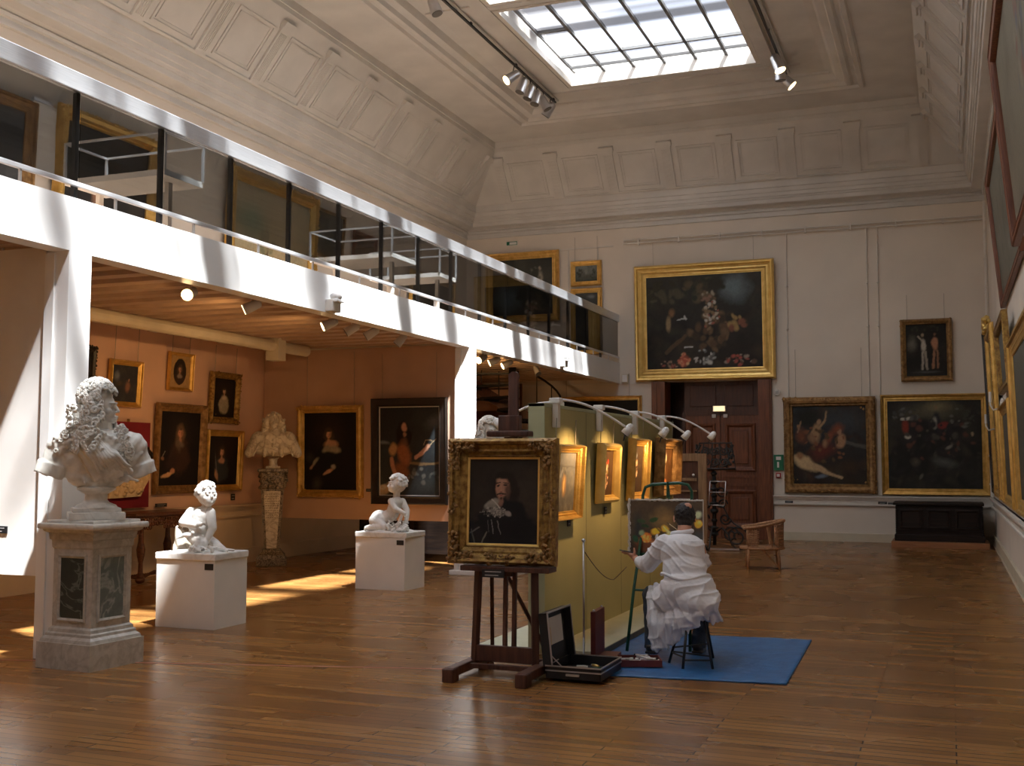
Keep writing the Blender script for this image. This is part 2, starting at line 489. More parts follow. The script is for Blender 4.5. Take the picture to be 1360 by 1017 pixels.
# solid roof shell above, so daylight enters only through the glazing
rf = MB()
rf.bb(XL - .3, SX0 - .02, YN - .3, YF + .3, 9.3, 9.4).bb(SX1 + .02, XR + .3, YN - .3, YF + .3, 9.3, 9.4)
for i in range(0, len(ys), 2):
    a, b = ys[i], ys[i + 1]
    rf.bb(SX0 - .02, SX1 + .02, a if i else YN - .3, b if i < len(ys) - 2 else YF + .3, 9.3, 9.4)
struct(rf.build('ceiling_roof', M['whiteflat']))
tr = MB()
ya, yb_ = BAYS[-1][0] - .12, BAYS[0][1] + .2      # raised border round the skylights, ribs between the bays
for x0, x1 in ((SX0 - .30, SX0 - .06), (SX1 + .06, SX1 + .30)): tr.bb(x0, x1, ya, yb_, ZC - .05, ZC + .01)
for (a, b) in BAYS:
    tr.bb(SX0 - .06, SX1 + .06, b + .06, b + .2, ZC - .045, ZC + .01)
    tr.bb(XL + 2.7, SX0 - .30, a - .30, a - .22, ZC - .03, ZC + .01).bb(SX1 + .30, XR - 2.7, a - .30, a - .22, ZC - .03, ZC + .01)
tr.bb(XL + 2.72, XR - 2.72, YF - 2.78, YF - 2.70, ZC - .04, ZC + .01)
tr.bb(SX0 - .7, SX1 + .7, YF - 3.4, YF - 3.34, ZC - .03, ZC + .01)
struct(tr.build('trim_3', M['stucco']))

# glazing
gm, nt, b = nodes_of('skylight_glass')
N, L = nt.nodes, nt.links
nt.nodes.remove(b)
out = [n for n in N if n.type == 'OUTPUT_MATERIAL'][0]
tp = N.new('ShaderNodeBsdfTransparent'); tl = N.new('ShaderNodeBsdfTranslucent'); gl = N.new('ShaderNodeBsdfGlossy')
gl.inputs['Roughness'].default_value = .15
tc = N.new('ShaderNodeTexCoord'); mp = N.new('ShaderNodeMapping'); mp.inputs['Scale'].default_value = (.004, .75, 1)
nz = N.new('ShaderNodeTexNoise'); nz.inputs['Scale'].default_value = 1.7; nz.inputs['Detail'].default_value = 1.5
L.new(tc.outputs['Object'], mp.inputs['Vector']); L.new(mp.outputs[0], nz.inputs['Vector'])
cr = N.new('ShaderNodeValToRGB')
cr.color_ramp.elements[0].position = .36; cr.color_ramp.elements[0].color = (.16, .16, .17, 1)
cr.color_ramp.elements[1].position = .50; cr.color_ramp.elements[1].color = (.86, .88, .90, 1)
L.new(nz.outputs['Fac'], cr.inputs['Fac']); L.new(cr.outputs['Color'], tp.inputs['Color'])
tl.inputs['Color'].default_value = (.9, .92, .95, 1)
m1 = N.new('ShaderNodeMixShader'); m1.inputs[0].default_value = .04
L.new(tp.outputs[0], m1.inputs[1]); L.new(tl.outputs[0], m1.inputs[2])
m2 = N.new('ShaderNodeMixShader'); m2.inputs[0].default_value = .03
L.new(m1.outputs[0], m2.inputs[1]); L.new(gl.outputs[0], m2.inputs[2])
L.new(m2.outputs[0], out.inputs['Surface'])
M['skyglass'] = gm
M['glazebar'] = mat('grey_glazing_bar', (.12, .12, .12), .5, var=.1)
for k, (a, b_) in enumerate(BAYS):
    fr = MB()
    t = .05
    fr.bb(SX0 - .05, SX0 + .03, a - .05, b_ + .05, ZC - .04, ZC + .30).bb(SX1 - .03, SX1 + .05, a - .05, b_ + .05, ZC - .04, ZC + .30)
    fr.bb(SX0 + .03, SX1 - .03, a - .05, a + .03, ZC - .04, ZC + .30).bb(SX0 + .03, SX1 - .03, b_ - .03, b_ + .05, ZC - .04, ZC + .30)
    f = struct(fr.build('window_%d' % (k + 1), M['trim']))
    zg = ZC + .20
    bars = MB()
    xs = [-5.97, -5.38, -4.79, -4.20, -3.63]
    for x in xs:
        bars.bb(x - .028, x + .028, a + .03, b_ - .03, zg - .03, zg + .03)
    yb = [a + .28, b_ - .95, b_ - .42]
    for y in (a + .28, b_ - .95): bars.bb(SX0 + .12, SX1 - .1, y - .026, y + .026, zg - .03, zg + .02)
    bars.bb(SX0 + .1, xs[0], a + 1.6, a + 1.655, zg - .03, zg + .02)
    bars.bb(SX0 + .1, SX0 + .14, a + .1, b_ - .1, zg - .03, zg + .02)
    bars.bb(SX0 + .1, SX1 - .03, b_ - .36, b_ - .33, zg - .03, zg + .02)
    bars.build('glazing_bar', M['glazebar'], f)
    pn = MB(); pn.bb(SX0 + .03, SX1 - .03, a + .03, b_ - .03, zg + .022, zg + .030)
    pn.build('pane', M['skyglass'], f)

# ------------------------------------------------------------------ wall trim
t = MB()
def hrail(mb, x0, x1, y, z0, z1, prof):    # along X on the far wall
    for d, a, b in prof: mb.bb(x0, x1, y - d, y, a, b)
RP = [(.03, .72, .93), (.055, .735, .765), (.06, .86, .90), (.09, .90, .93), (.045, .84, .86)]
hrail(t, -3.44, XR, YF, 0, 0, RP)
hrail(t, XL, -6.02, YF, 0, 0, RP)
struct(t.build('trim_4', M['trim']))
t = MB()
for d, a, b in RP: t.bb(XR - d, XR, YN, YF, a, b)
struct(t.build('trim_5', M['trim']))
t = MB()
for d, a, b in RP: t.bb(XL, XL + d, YN, YF, a, b)
struct(t.build('trim_6', M['leftdado']))
struct(MB().bb(-3.44, XR, YF - .035, YF, 0, .17).bb(XL, -6.02, YF - .035, YF, 0, .17).build('baseboard_far', M['plinth_strip']))
struct(MB().bb(XR - .035, XR, YN, YF, 0, .20).bb(XR - .05, XR, YN, YF, 0, .03).build('baseboard_right', M['plinth_strip']))
struct(MB().bb(XL, XL + .035, YN, YF, 0, .24).bb(XL, XL + .015, YN, YF, .24, .72).build('baseboard_left', M['leftdado']))
# far wall: hanging rails high up, wall joint at balcony height, upright conduits
t = MB()
for z in (6.46, 6.53): t.cyl((-6.64, YF - .06, z), (XR, YF - .06, z - .015), .016, n=8)
for x in [-6.3 + .9 * k for k in range(8)]: t.bb(x - .015, x + .015, YF - .08, YF, 6.42, 6.56)
t.bb(XL, -6.0, YF - .02, YF, 3.33, 3.36)
t.bb(XL, -6.9, YF - .02, YF, 6.42, 6.45)
for x, z0, z1 in ((-3.10, 3.0, 6.46), (-1.48, 3.0, 6.46), (-1.27, 3.0, 6.46), (-9.9, 0, 3.33), (-7.25, 3.36, 6.4), (-7.95, 3.36, 6.4)):
    t.cyl((x, YF - .02, z0), (x, YF - .02, z1), .012, n=6)
    for zz in (4.4, 5.3):
        if z0 < zz < z1: t.ball((x, YF - .025, zz), .03, 1)
struct(t.build('trim_7', M['trim']))
# right wall corner conduit
t = MB()
t.cyl((XR - .05, YF - .35, .95), (XR - .05, YF - .35, 6.75), .03, n=8)
for z in [1.2 + .55 * k for k in range(10)]: t.ball((XR - .06, YF - .35, z), .04, 1)
struct(t.build('trim_8', M['trim']))

# ------------------------------------------------------------------ doorway
d = MB()
d.bb(-6.02, -5.72, YF - .10, YF + .45, 0, 3.36, bev=.01).bb(-3.72, -3.44, YF - .10, YF + .45, 0, 3.36, bev=.01)
d.bb(-5.98, -5.90, YF - .13, YF - .09, 0, 3.36).bb(-3.56, -3.48, YF - .13, YF - .09, 0, 3.36)
fr = struct(d.build('door_1', M['doorwood']))
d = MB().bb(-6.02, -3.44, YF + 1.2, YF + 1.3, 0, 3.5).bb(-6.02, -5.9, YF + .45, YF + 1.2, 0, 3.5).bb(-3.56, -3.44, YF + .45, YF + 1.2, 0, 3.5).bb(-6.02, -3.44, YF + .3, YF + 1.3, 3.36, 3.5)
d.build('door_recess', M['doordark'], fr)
YD = YF + .30
def leaf(x0, x1):
    m = MB(); m.bb(x0, x1, YD, YD + .06, 0, 2.62)
    for z0, z1 in ((.22, 1.02), (1.42, 2.45)):
        m.rectsweep(x1 - x0 - .20, z1 - z0, [(i_, o_ - YD) for i_, o_ in ((0, 0), (0, .03), (.02, .045), (.05, .04), (.07, .012), (.09, .0))], (x0 + x1) / 2, (z0 + z1) / 2)
        m.bb(x0 + .26, x1 - .26, YD - .03, YD, z0 + .16, z1 - .16, bev=.014)
    m.bb(x0 + .09, x1 - .09, YD - .03, YD, 1.10, 1.16).bb(x0 + .09, x1 - .09, YD - .03, YD, 1.28, 1.33)
    o = m.build('door_leaf', M['doorwood'], fr)
    return o
l1 = leaf(-5.38, -4.60); l2 = leaf(-4.59, -3.74)
h = MB().cyl((-4.66, YD - .03, 1.02), (-4.66, YD - .03, 1.24), .012, n=8); h.ball((-4.66, YD - .05, 1.1), .028, 2); h.build('door_handle', M['goldbrown'], l1)
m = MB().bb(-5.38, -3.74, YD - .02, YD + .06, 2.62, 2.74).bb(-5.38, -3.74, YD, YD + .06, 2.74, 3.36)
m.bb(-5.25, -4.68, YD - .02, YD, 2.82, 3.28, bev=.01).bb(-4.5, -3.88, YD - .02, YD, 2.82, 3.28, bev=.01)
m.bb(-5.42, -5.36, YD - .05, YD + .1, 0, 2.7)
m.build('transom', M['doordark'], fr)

# exit lamp over the door, labels and boxes on the far wall
e = thing('exit_light', 'small lit emergency exit lamp over the mahogany double door', 'exit light', (-4.60, YD - .03, 2.70))
MB().bb(-.14, .14, -.07, .03, 0, .13, bev=.01).build('housing', M['trim'], e)
MB().bb(-.12, .12, -.082, -.07, .012, .118).build('diffuser', M['exitlamp'], e)
MB().bb(-.17, -.08, -.03, .02, -.13, -.05, bev=.01).build('closer_block', M['paper'], e)
MB().bb(.08, .17, -.03, .02, -.13, -.05, bev=.01).build('closer_block', M['paper'], e)
# green exit sign high on the far wall
e = thing('exit_sign', 'small white and green exit sign high on the far wall above the balcony', 'sign', (-9.32, YF - .02, 6.66))
MB().bb(-.14, .14, -.02, .0, -.045, .05).build('sign_plate', M['whiteflat'], e)
MB().bb(-.13, -.06, -.026, -.02, -.035, .04).bb(-.13, .13, -.026, -.02, .03, .042).bb(-.13, .13, -.026, -.02, -.04, -.03).bb(.12, .13, -.026, -.02, -.035, .04).build('sign_symbol', M['signgreen'], e)
e = thing('manual_call_box', 'green emergency door release box beside the doorway', 'call box', (-3.32, YF - .0, 1.60))
MB().bb(-.10, .10, -.05, 0, -.16, .17, bev=.008).build('housing', M['signgreen'], e)
mm = MB().bb(-.05, .05, -.056, -.05, .06, .13)
mm.bb(-.03, .01, -.056, -.05, -.1, .02).build('pictogram', M['whiteflat'], e)
e = thing('fire_alarm_button', 'small red alarm button box just under the green release box', 'alarm button', (-3.33, YF, 1.34))
MB().bb(-.05, .05, -.05, 0, -.05, .05, bev=.006).build('housing', M['signred'], e)
MB().bb(-.03, .03, -.056, -.05, -.03, .03).build('press_plate', M['whiteflat'], e)
e = thing('smoke_detector', 'round white detector on the far wall right of the doorway', 'detector', (-3.33, YF, 3.08))
MB().cyl((0, 0, 0), (0, -.05, 0), .07, .06, 20).build('housing', M['trim'], e)
MB().cyl((0, -.05, 0), (0, -.065, 0), .035, .03, 16).build('sensor', M['paper'], e)
e = thing('junction_box', 'pale grey junction box at the end of the balcony fascia', 'box', (-6.62, YF, 3.36))
MB().bb(-.07, .07, -.10, 0, .0, .19, bev=.008).build('housing', M['plinth_strip'], e)
MB().bb(-.055, .055, -.106, -.10, .015, .17).build('lid', M['whiteflat'], e)

def wall_label(label, p, rz, w=.16, h=.05, lines=2):
    e = thing('wall_label', label, 'label', p, rz)
    MB().bb(-w / 2, w / 2, -.008, 0, -h / 2, h / 2).build('plate', M['label'], e)
    q = MB()
    for i in range(lines):
        zz = h * (.22 - .44 * i / max(1, lines - 1)) if lines > 1 else 0
        q.bb(-w * .36, w * (.36 - .12 * i), -.0095, -.008, zz - h * .05, zz + h * .05)
    q.build('print', M['labeltext'], e)
    return e
wall_label('black caption plate on the dado nearest the doorway', (-3.12, YF - .032, .79), 0, .16, .045)
wall_label('black caption plate below the gap between the two large pictures', (-1.27, YF - .032, .795), 0, .17, .05)
wall_label('black caption plate second in the cluster left of the dark chest', (-1.11, YF - .032, .785), 0, .11, .045)
wall_label('thin grey caption plate closest to the dark chest', (-.95, YF - .032, .782), 0, .16, .03, 1)

# ------------------------------------------------------------------ balcony
s = MB()
s.bb(XL, XM - .08, YN, YF, 3.55, 3.72)
s.bb(XL, XM - .08, YN, YF, 3.72, 3.80)
struct(s.build('floor_balcony', M['deck']))
s = MB()      # ribbed steel deck seen from below
y = YN + .2
while y < YF - .1:
    s.prism([(XL, y, 3.56), (XL, y + .03, 3.43), (XL, y + .20, 3.43), (XL, y + .23, 3.56)], (XM - .08 - XL, 0, 0))
    y += .40
struct(s.build('ceiling_balcony_deck', M['deck']))
struct(MB().bb(XM - .08, XM, YN, YF, Z0, Z1).bb(XM - .20, XM - .08, YN, YF, Z0, Z0 + .025).build('trim_9', M['white']))
b_ = MB().cyl((-9.42, YN, 3.34), (-9.42, 15.2, 3.34), .085, n=14)
for yy in (-.8, 6.6, 14.35): b_.bb(-9.53, -9.31, yy - .10, yy + .10, 3.12, 3.5)
b_.bb(-10.4, -7.0, 15.62, 15.84, 3.37, 3.46)
struct(b_.build('trim_10', M['plinth_strip']))

def column(y, label):
    e = thing('column', label, 'column', (-6.88, y + .13, 0))
    m = MB()
    m.bb(-.12, .12, -.13, .13, 0, Z0, bev=.004)
    m.build('shaft', M['white'], e)
    q = MB().bb(-.115, -.02, -.15, -.13, .0, Z0 - .02).build('flange', M['white'], e)
    return e
column(7.22, 'square white steel column behind the large marble bust')
column(15.56, 'square white steel column beside the black framed portrait')
column(-1.2, 'square white steel column near the entrance end of the balcony')

# railing
r = thing('balcony_railing', 'long aluminium and smoked glass railing along the balcony edge', 'railing', (XM, 9.8, Z1))
def R_(x): return x - XM
m = MB().bb(-.07, .0, YN - 9.8, YF - .02 - 9.8, 4.715 - Z1, 4.877 - Z1, bev=.006); m.build('top_rail', M['alu'], r)
m = MB().bb(-.04, -.005, YN - 9.8, YF - .02 - 9.8, 3.905 - Z1, 3.945 - Z1, bev=.004); m.build('bottom_rail', M['alu'], r)
gm, nt, bb_ = nodes_of('smoked_glass')
N, L = nt.nodes, nt.links; nt.nodes.remove(bb_)
out = [n for n in N if n.type == 'OUTPUT_MATERIAL'][0]
tp = N.new('ShaderNodeBsdfTransparent'); gl = N.new('ShaderNodeBsdfGlossy'); gl.inputs['Roughness'].default_value = .02
tc = N.new('ShaderNodeTexCoord'); nz = N.new('ShaderNodeTexNoise'); nz.inputs['Scale'].default_value = .6
L.new(tc.outputs['Object'], nz.inputs['Vector'])
cr = N.new('ShaderNodeValToRGB'); cr.color_ramp.elements[0].color = (.39, .40, .41, 1); cr.color_ramp.elements[1].color = (.49, .49, .48, 1)
L.new(nz.outputs['Fac'], cr.inputs['Fac']); L.new(cr.outputs['Color'], tp.inputs['Color'])
lw = N.new('ShaderNodeFresnel'); lw.inputs['IOR'].default_value = 1.5
ge = N.new('ShaderNodeNewGeometry'); iv = N.new('ShaderNodeMath'); iv.operation = 'SUBTRACT'; iv.inputs[0].default_value = 1.0; L.new(ge.outputs['Backfacing'], iv.inputs[1])
ml = N.new('ShaderNodeMath'); ml.operation = 'MULTIPLY'; L.new(lw.outputs[0], ml.inputs[0]); L.new(iv.outputs[0], ml.inputs[1])
mx = N.new('ShaderNodeMixShader'); L.new(ml.outputs[0], mx.inputs[0]); L.new(tp.outputs[0], mx.inputs[1]); L.new(gl.outputs[0], mx.inputs[2])
L.new(mx.outputs[0], out.inputs['Surface'])
M['smoked'] = gm
yy = YN
ym = []
y = 7.17 - 1.075 * 10
while y < YF - .3: ym.append(y); y += 1.09 if y < 7 else 1.095
edges = [YN] + ym + [YF - .06]
for a, b in zip(edges, edges[1:]):
    MB().bb(-.028, -.020, a + .006 - 9.8, b - .006 - 9.8, 3.945 - Z1, 4.715 - Z1).build('glass_panel', M['smoked'], r)
for y in ym:
    MB().bb(-.085, -.045, y - .022 - 9.8, y + .022 - 9.8, 0, 4.715 - Z1).build('mullion', M['black'], r)
for i, y in enumerate(edges[1:-1]):
    MB().bb(-.035, -.015, y + .45 - 9.8, y + .47 - 9.8, 0, 3.905 - Z1).build('foot', M['steel'], r)
# ------------------------------------------------------------------ painted canvases
pm, nt, b = nodes_of('oil_painting')
N, L = nt.nodes, nt.links
at = N.new('ShaderNodeAttribute'); at.attribute_name = 'paint'
tc = N.new('ShaderNodeTexCoord'); nz = N.new('ShaderNodeTexNoise'); nz.inputs['Scale'].default_value = 26; nz.inputs['Detail'].default_value = 6
L.new(tc.outputs['Object'], nz.inputs['Vector'])
mr = N.new('ShaderNodeMapRange'); mr.inputs['To Min'].default_value = .72; mr.inputs['To Max'].default_value = 1.28
L.new(nz.outputs['Fac'], mr.inputs['Value'])
vm = N.new('ShaderNodeVectorMath'); vm.operation = 'SCALE'
L.new(at.outputs['Color'], vm.inputs[0]); L.new(mr.outputs['Result'], vm.inputs['Scale'])
L.new(vm.outputs[0], b.inputs['Base Color'])
b.inputs['Roughness'].default_value = .5
b.inputs['Specular IOR Level'].default_value = .25
bp = N.new('ShaderNodeBump'); bp.inputs['Strength'].default_value = .15; bp.inputs['Distance'].default_value = .004
L.new(nz.outputs['Fac'], bp.inputs['Height']); L.new(bp.outputs['Normal'], b.inputs['Normal'])
M['oil'] = pm

def fbm(u, v, seed, octv=4, s=3.0):
    r = np.random.RandomState(seed); out = np.zeros_like(u); amp = 1.0; tot = 0
    for _ in range(octv):
        for _k in range(3):
            a, ph = r.uniform(0, 2 * PI), r.uniform(0, 2 * PI)
            out += amp * np.sin((u * math.cos(a) + v * math.sin(a)) * s * 2 + ph + 1.6 * np.sin((u * math.sin(a) - v * math.cos(a)) * s * 1.7 + ph * 2))
            tot += amp
        s *= 2.0; amp *= .55
    return out / tot

def paint_canvas(w, h, spec, res, parent, y=0.0, seed=1):
    """strokes: ('e', cx, cy, rx, ry, angle_deg, colour, softness) | ('l', x0,y0,x1,y1,width,colour) | ('n', colour, amount, scale)
       | ('spk', cx,cy,rx,ry,n,size,[colours]) | ('g', top colour, bottom colour); all in 0..1 of the canvas, height-scaled"""
    nx = max(8, int(w * res)); nz = max(8, int(h * res))
    U, V = np.meshgrid(np.linspace(0, 1, nx + 1), np.linspace(0, 1, nz + 1))
    asp = w / h
    X, Y = U * asp, V
    X = X + .021 * fbm(X, Y, seed * 3 + 1, 4, 7); Y = Y + .021 * fbm(X, Y, seed * 5 + 2, 4, 7)
    col = np.zeros(U.shape + (3,)) + .01
    rnd = np.random.RandomState(seed)
    def blend(c, a):
        nonlocal col
        a = np.clip(a, 0, 1)[..., None]
        col = col * (1 - a) + np.array(c) * a
    k = 0
    for st in spec:
        k += 1
        if st[0] == 'bg': col[:] = st[1]
        elif st[0] == 'g': col[:] = np.array(st[2]) * (1 - V[..., None]) + np.array(st[1]) * V[..., None]
        elif st[0] == 'n': blend(st[1], st[2] * np.clip(fbm(X, Y, seed * 31 + k, 4, st[3]) * 1.6 + .1, 0, 1))
        elif st[0] == 'e':
            _, cx, cy, rx, ry, ang, c, soft = st
            wob = .22 * fbm(X, Y, seed * 17 + k, 4, 9)
            a = math.radians(ang); dx, dy = X - cx * asp, Y - cy
            p, q = dx * math.cos(a) + dy * math.sin(a), -dx * math.sin(a) + dy * math.cos(a)
            d = np.sqrt((p / (rx * asp if False else rx)) ** 2 + (q / ry) ** 2) + wob
            blend(c, (1 - d) / max(soft, .02))
        elif st[0] == 'l':
            _, x0, y0, x1, y1, wd, c = st
            x0 *= asp; x1 *= asp
            L2 = (x1 - x0) ** 2 + (y1 - y0) ** 2 + 1e-9
            t = np.clip(((X - x0) * (x1 - x0) + (Y - y0) * (y1 - y0)) / L2, 0, 1)
            d = np.hypot(X - x0 - t * (x1 - x0), Y - y0 - t * (y1 - y0)) * (1 + .15 * fbm(X, Y, k, 2, 12))
            blend(c, (wd - d) / (wd * .4))
        elif st[0] == 'spk':
            _, cx, cy, rx, ry, n, sz, cols = st
            for i in range(n):
                a, r = rnd.uniform(0, 2 * PI), math.sqrt(rnd.uniform(0, 1))
                px, py = cx * asp + rx * r * math.cos(a), cy + ry * r * math.sin(a)
                s1 = sz * rnd.uniform(.5, 1.4); s2 = s1 * rnd.uniform(.4, 1)
                an = rnd.uniform(0, PI); dx, dy = X - px, Y - py
                p, q = dx * math.cos(an) + dy * math.sin(an), -dx * math.sin(an) + dy * math.cos(an)
                d = np.sqrt((p / s1) ** 2 + (q / s2) ** 2)
                blend(cols[rnd.randint(len(cols))], (1 - d) / .5)
        elif st[0] == 'tex':      # broken brushwork over the whole surface
            _, n, sz, cols = st
            for i in range(n):
                px, py = rnd.uniform(0, asp), rnd.uniform(0, 1); s1 = sz * rnd.uniform(.4, 1.5); s2 = s1 * rnd.uniform(.3, .9)
                an = rnd.uniform(0, PI); dx, dy = X - px, Y - py
                d = np.sqrt(((dx * math.cos(an) + dy * math.sin(an)) / s1) ** 2 + ((-dx * math.sin(an) + dy * math.cos(an)) / s2) ** 2)
                blend(cols[rnd.randint(len(cols))], (1 - d) * rnd.uniform(.3, .9))
        elif st[0] == 'oval':      # everything outside an oval gets this colour
            _, cx, cy, rx, ry, c = st
            d = np.sqrt(((X - cx * asp) / rx) ** 2 + ((Y - cy) / ry) ** 2)
            blend(c, (d - 1) / .05)
    if seed == 90: col = col * 1.7
    verts = np.stack([(U - .5) * w, np.full(U.shape, y), (V - .5) * h], -1).reshape(-1, 3)
    idx = np.arange((nx + 1) * (nz + 1)).reshape(nz + 1, nx + 1)
    fc = np.stack([idx[:-1, :-1], idx[:-1, 1:], idx[1:, 1:], idx[1:, :-1]], -1).reshape(-1, 4)
    me = bpy.data.meshes.new('canvas'); me.from_pydata(verts.tolist(), [], fc.tolist())
    ca = me.color_attributes.new('paint', 'FLOAT_COLOR', 'POINT')
    ca.data.foreach_set('color', np.concatenate([np.clip(col, 0, 1), np.ones(U.shape + (1,))], -1).astype('f').ravel())
    me.materials.append(M['oil'])
    # canvas has a thickness: solid stretcher behind
    bm = bmesh.new(); bm.from_mesh(me)
    vs = [bm.verts.new(p) for p in ((-w / 2, y + .001, -h / 2), (w / 2, y + .001, -h / 2), (w / 2, y + .001, h / 2), (-w / 2, y + .001, h / 2))]
    v2 = [bm.verts.new((v.co.x, y + .02, v.co.z)) for v in vs]
    bm.faces.new(v2); 
    for i in range(4): bm.faces.new((vs[i], vs[(i + 1) % 4], v2[(i + 1) % 4], v2[i]))
    bm.to_mesh(me); bm.free()
    o = bpy.data.objects.new('canvas', me); C.objects.link(o); o.parent = parent
    return o

PROF = {
    'classic': lambda f, d: [(0, -.0), (0, d * .55), (f * .06, d * .75), (f * .16, d), (f * .28, d * .92), (f * .36, d * .62), (f * .55, d * .46), (f * .66, d * .52), (f * .72, d * .42), (f * .86, d * .30), (f * .93, d * .34), (f, d * .22), (f, 0)],
    'flat': lambda f, d: [(0, 0), (0, d * .8), (f * .12, d), (f * .2, d * .85), (f * .8, d * .75), (f * .88, d * .85), (f, d * .5), (f, 0)],
    'cushion': lambda f, d: [(0, 0), (0, d * .4), (f * .15, d * .8), (f * .4, d), (f * .65, d * .85), (f * .8, d * .5), (f * .9, d * .55), (f, d * .35), (f, 0)],
}
def painting(label, c, rz, tilt, w, h, f, d, style, fm, spec, res=40, seed=1, cat='painting', group=None, orn=0, liner=None, cord=0.0, name='framed_painting'):
    """c: centre of the back of the frame; rz 0 faces -Y, 90 faces +X, -90 faces -X; tilt: top leans out from the wall"""
    e = thing(name, label, cat, c, math.radians(rz), group)
    if tilt:
        e.rotation_euler = (math.radians(tilt), 0, math.radians(rz))
        off = math.sin(math.radians(tilt)) * h / 2     # the foot of the frame touches the wall
        e.location = Vector(c) + Vector((math.sin(math.radians(rz)), -math.cos(math.radians(rz)), 0)) * off
    m = MB(); m.rectsweep(w, h, PROF[style](f, d))
    if orn:      # carved leaf ornament: raised scrolls and corner bosses
        rr = random.Random(seed)
        per = 2 * (w + h); n = int(per / (f * .30) * orn)
        for i in range(n):
            s = i / n * per
            if s < w: x, z = -w / 2 + s, h / 2 - f * .24
            elif s < w + h: x, z = w / 2 - f * .24, h / 2 - (s - w)
            elif s < 2 * w + h: x, z = w / 2 - (s - w - h), -h / 2 + f * .24
            else: x, z = -w / 2 + f * .24, -h / 2 + (s - 2 * w - h)
            m.ball((x + rr.uniform(-.1, .1) * f, -d * .92, z + rr.uniform(-.1, .1) * f), f * rr.uniform(.08, .16), 1, scale=(1, .5, 1))
        for sx in (-1, 1):
            for sz in (-1, 1):
                for _ in range(int(10 * orn)):
                    m.ball((sx * (w / 2 - f * rr.uniform(.0, 1.5)), -d * rr.uniform(.5, .95), sz * (h / 2 - f * rr.uniform(.0, 1.5) if rr.random() < .5 else h / 2 - f * rr.uniform(0, .6))), f * rr.uniform(.1, .2), 1, scale=(1, .5, 1))
    fo = m.build('frame', fm, e)
    auto_smooth(fo, 30)
    if liner:
        q = MB(); q.rectsweep(w - 2 * f + .01, h - 2 * f + .01, [(0, 0), (0, d * .3), (f * liner[1], d * .26), (f * liner[1], 0)])
        q.build('liner', liner[0], e)
    paint_canvas(w - 2 * f + .01, h - 2 * f + .01, spec, res, e, y=-d * .14, seed=seed)
    if cord:
        for sx in (-1, 1):
            MB().cyl((sx * w * .36, -.01, h / 2 - .03), (sx * w * .36, -.005, h / 2 + cord), .004, n=5).build('hanging_cord', M['cord'], e)
    return e

def portrait(face=(.5, .66), fs=.075, body=(.02, .015, .014), bg=(.012, .009, .007), hair=(.03, .018, .012), skin=(.42, .22, .13), collar=None, extra=(), glow=(.03, .02, .014)):
    fx, fy = face
    s = [('bg', bg), ('e', fx, fy, fs * 5, fs * 5, 0, glow, 1.2),
         ('e', fx, fy - fs * 4.3, fs * 3.2, fs * 3.6, 0, body, .25), ('e', fx, fy - fs * .2, fs * 1.55, fs * 2.0, 0, hair, .35),
         ('e', fx, fy - fs * 1.5, fs * .45, fs * .8, 0, tuple(c * .7 for c in skin), .4)]
    if collar: s.append(('e', fx, fy - fs * 2.2, fs * 1.5, fs * .8, 0, collar, .5))
    s += [('e', fx, fy, fs * .78, fs * 1.08, 0, skin, .35), ('e', fx + fs * .5, fy - fs * .1, fs * .38, fs * .9, 0, tuple(c * .45 for c in skin), .8),
          ('e', fx, fy + fs * .75, fs * .8, fs * .35, 0, hair, .4),
          ('e', fx - fs * .3, fy + fs * .15, fs * .16, fs * .06, 0, (.02, .012, .01), .5), ('e', fx + fs * .3, fy + fs * .15, fs * .16, fs * .06, 0, (.02, .012, .01), .5),
          ('l', fx + fs * .02, fy + fs * .05, fx + fs * .03, fy - fs * .25, fs * .06, tuple(c * .55 for c in skin)),
          ('e', fx, fy - fs * .52, fs * .22, fs * .07, 0, (.22, .05, .04), .5)]
    return s + list(extra)

DK = (.012, .009, .007)
SK = (.50, .27, .16)

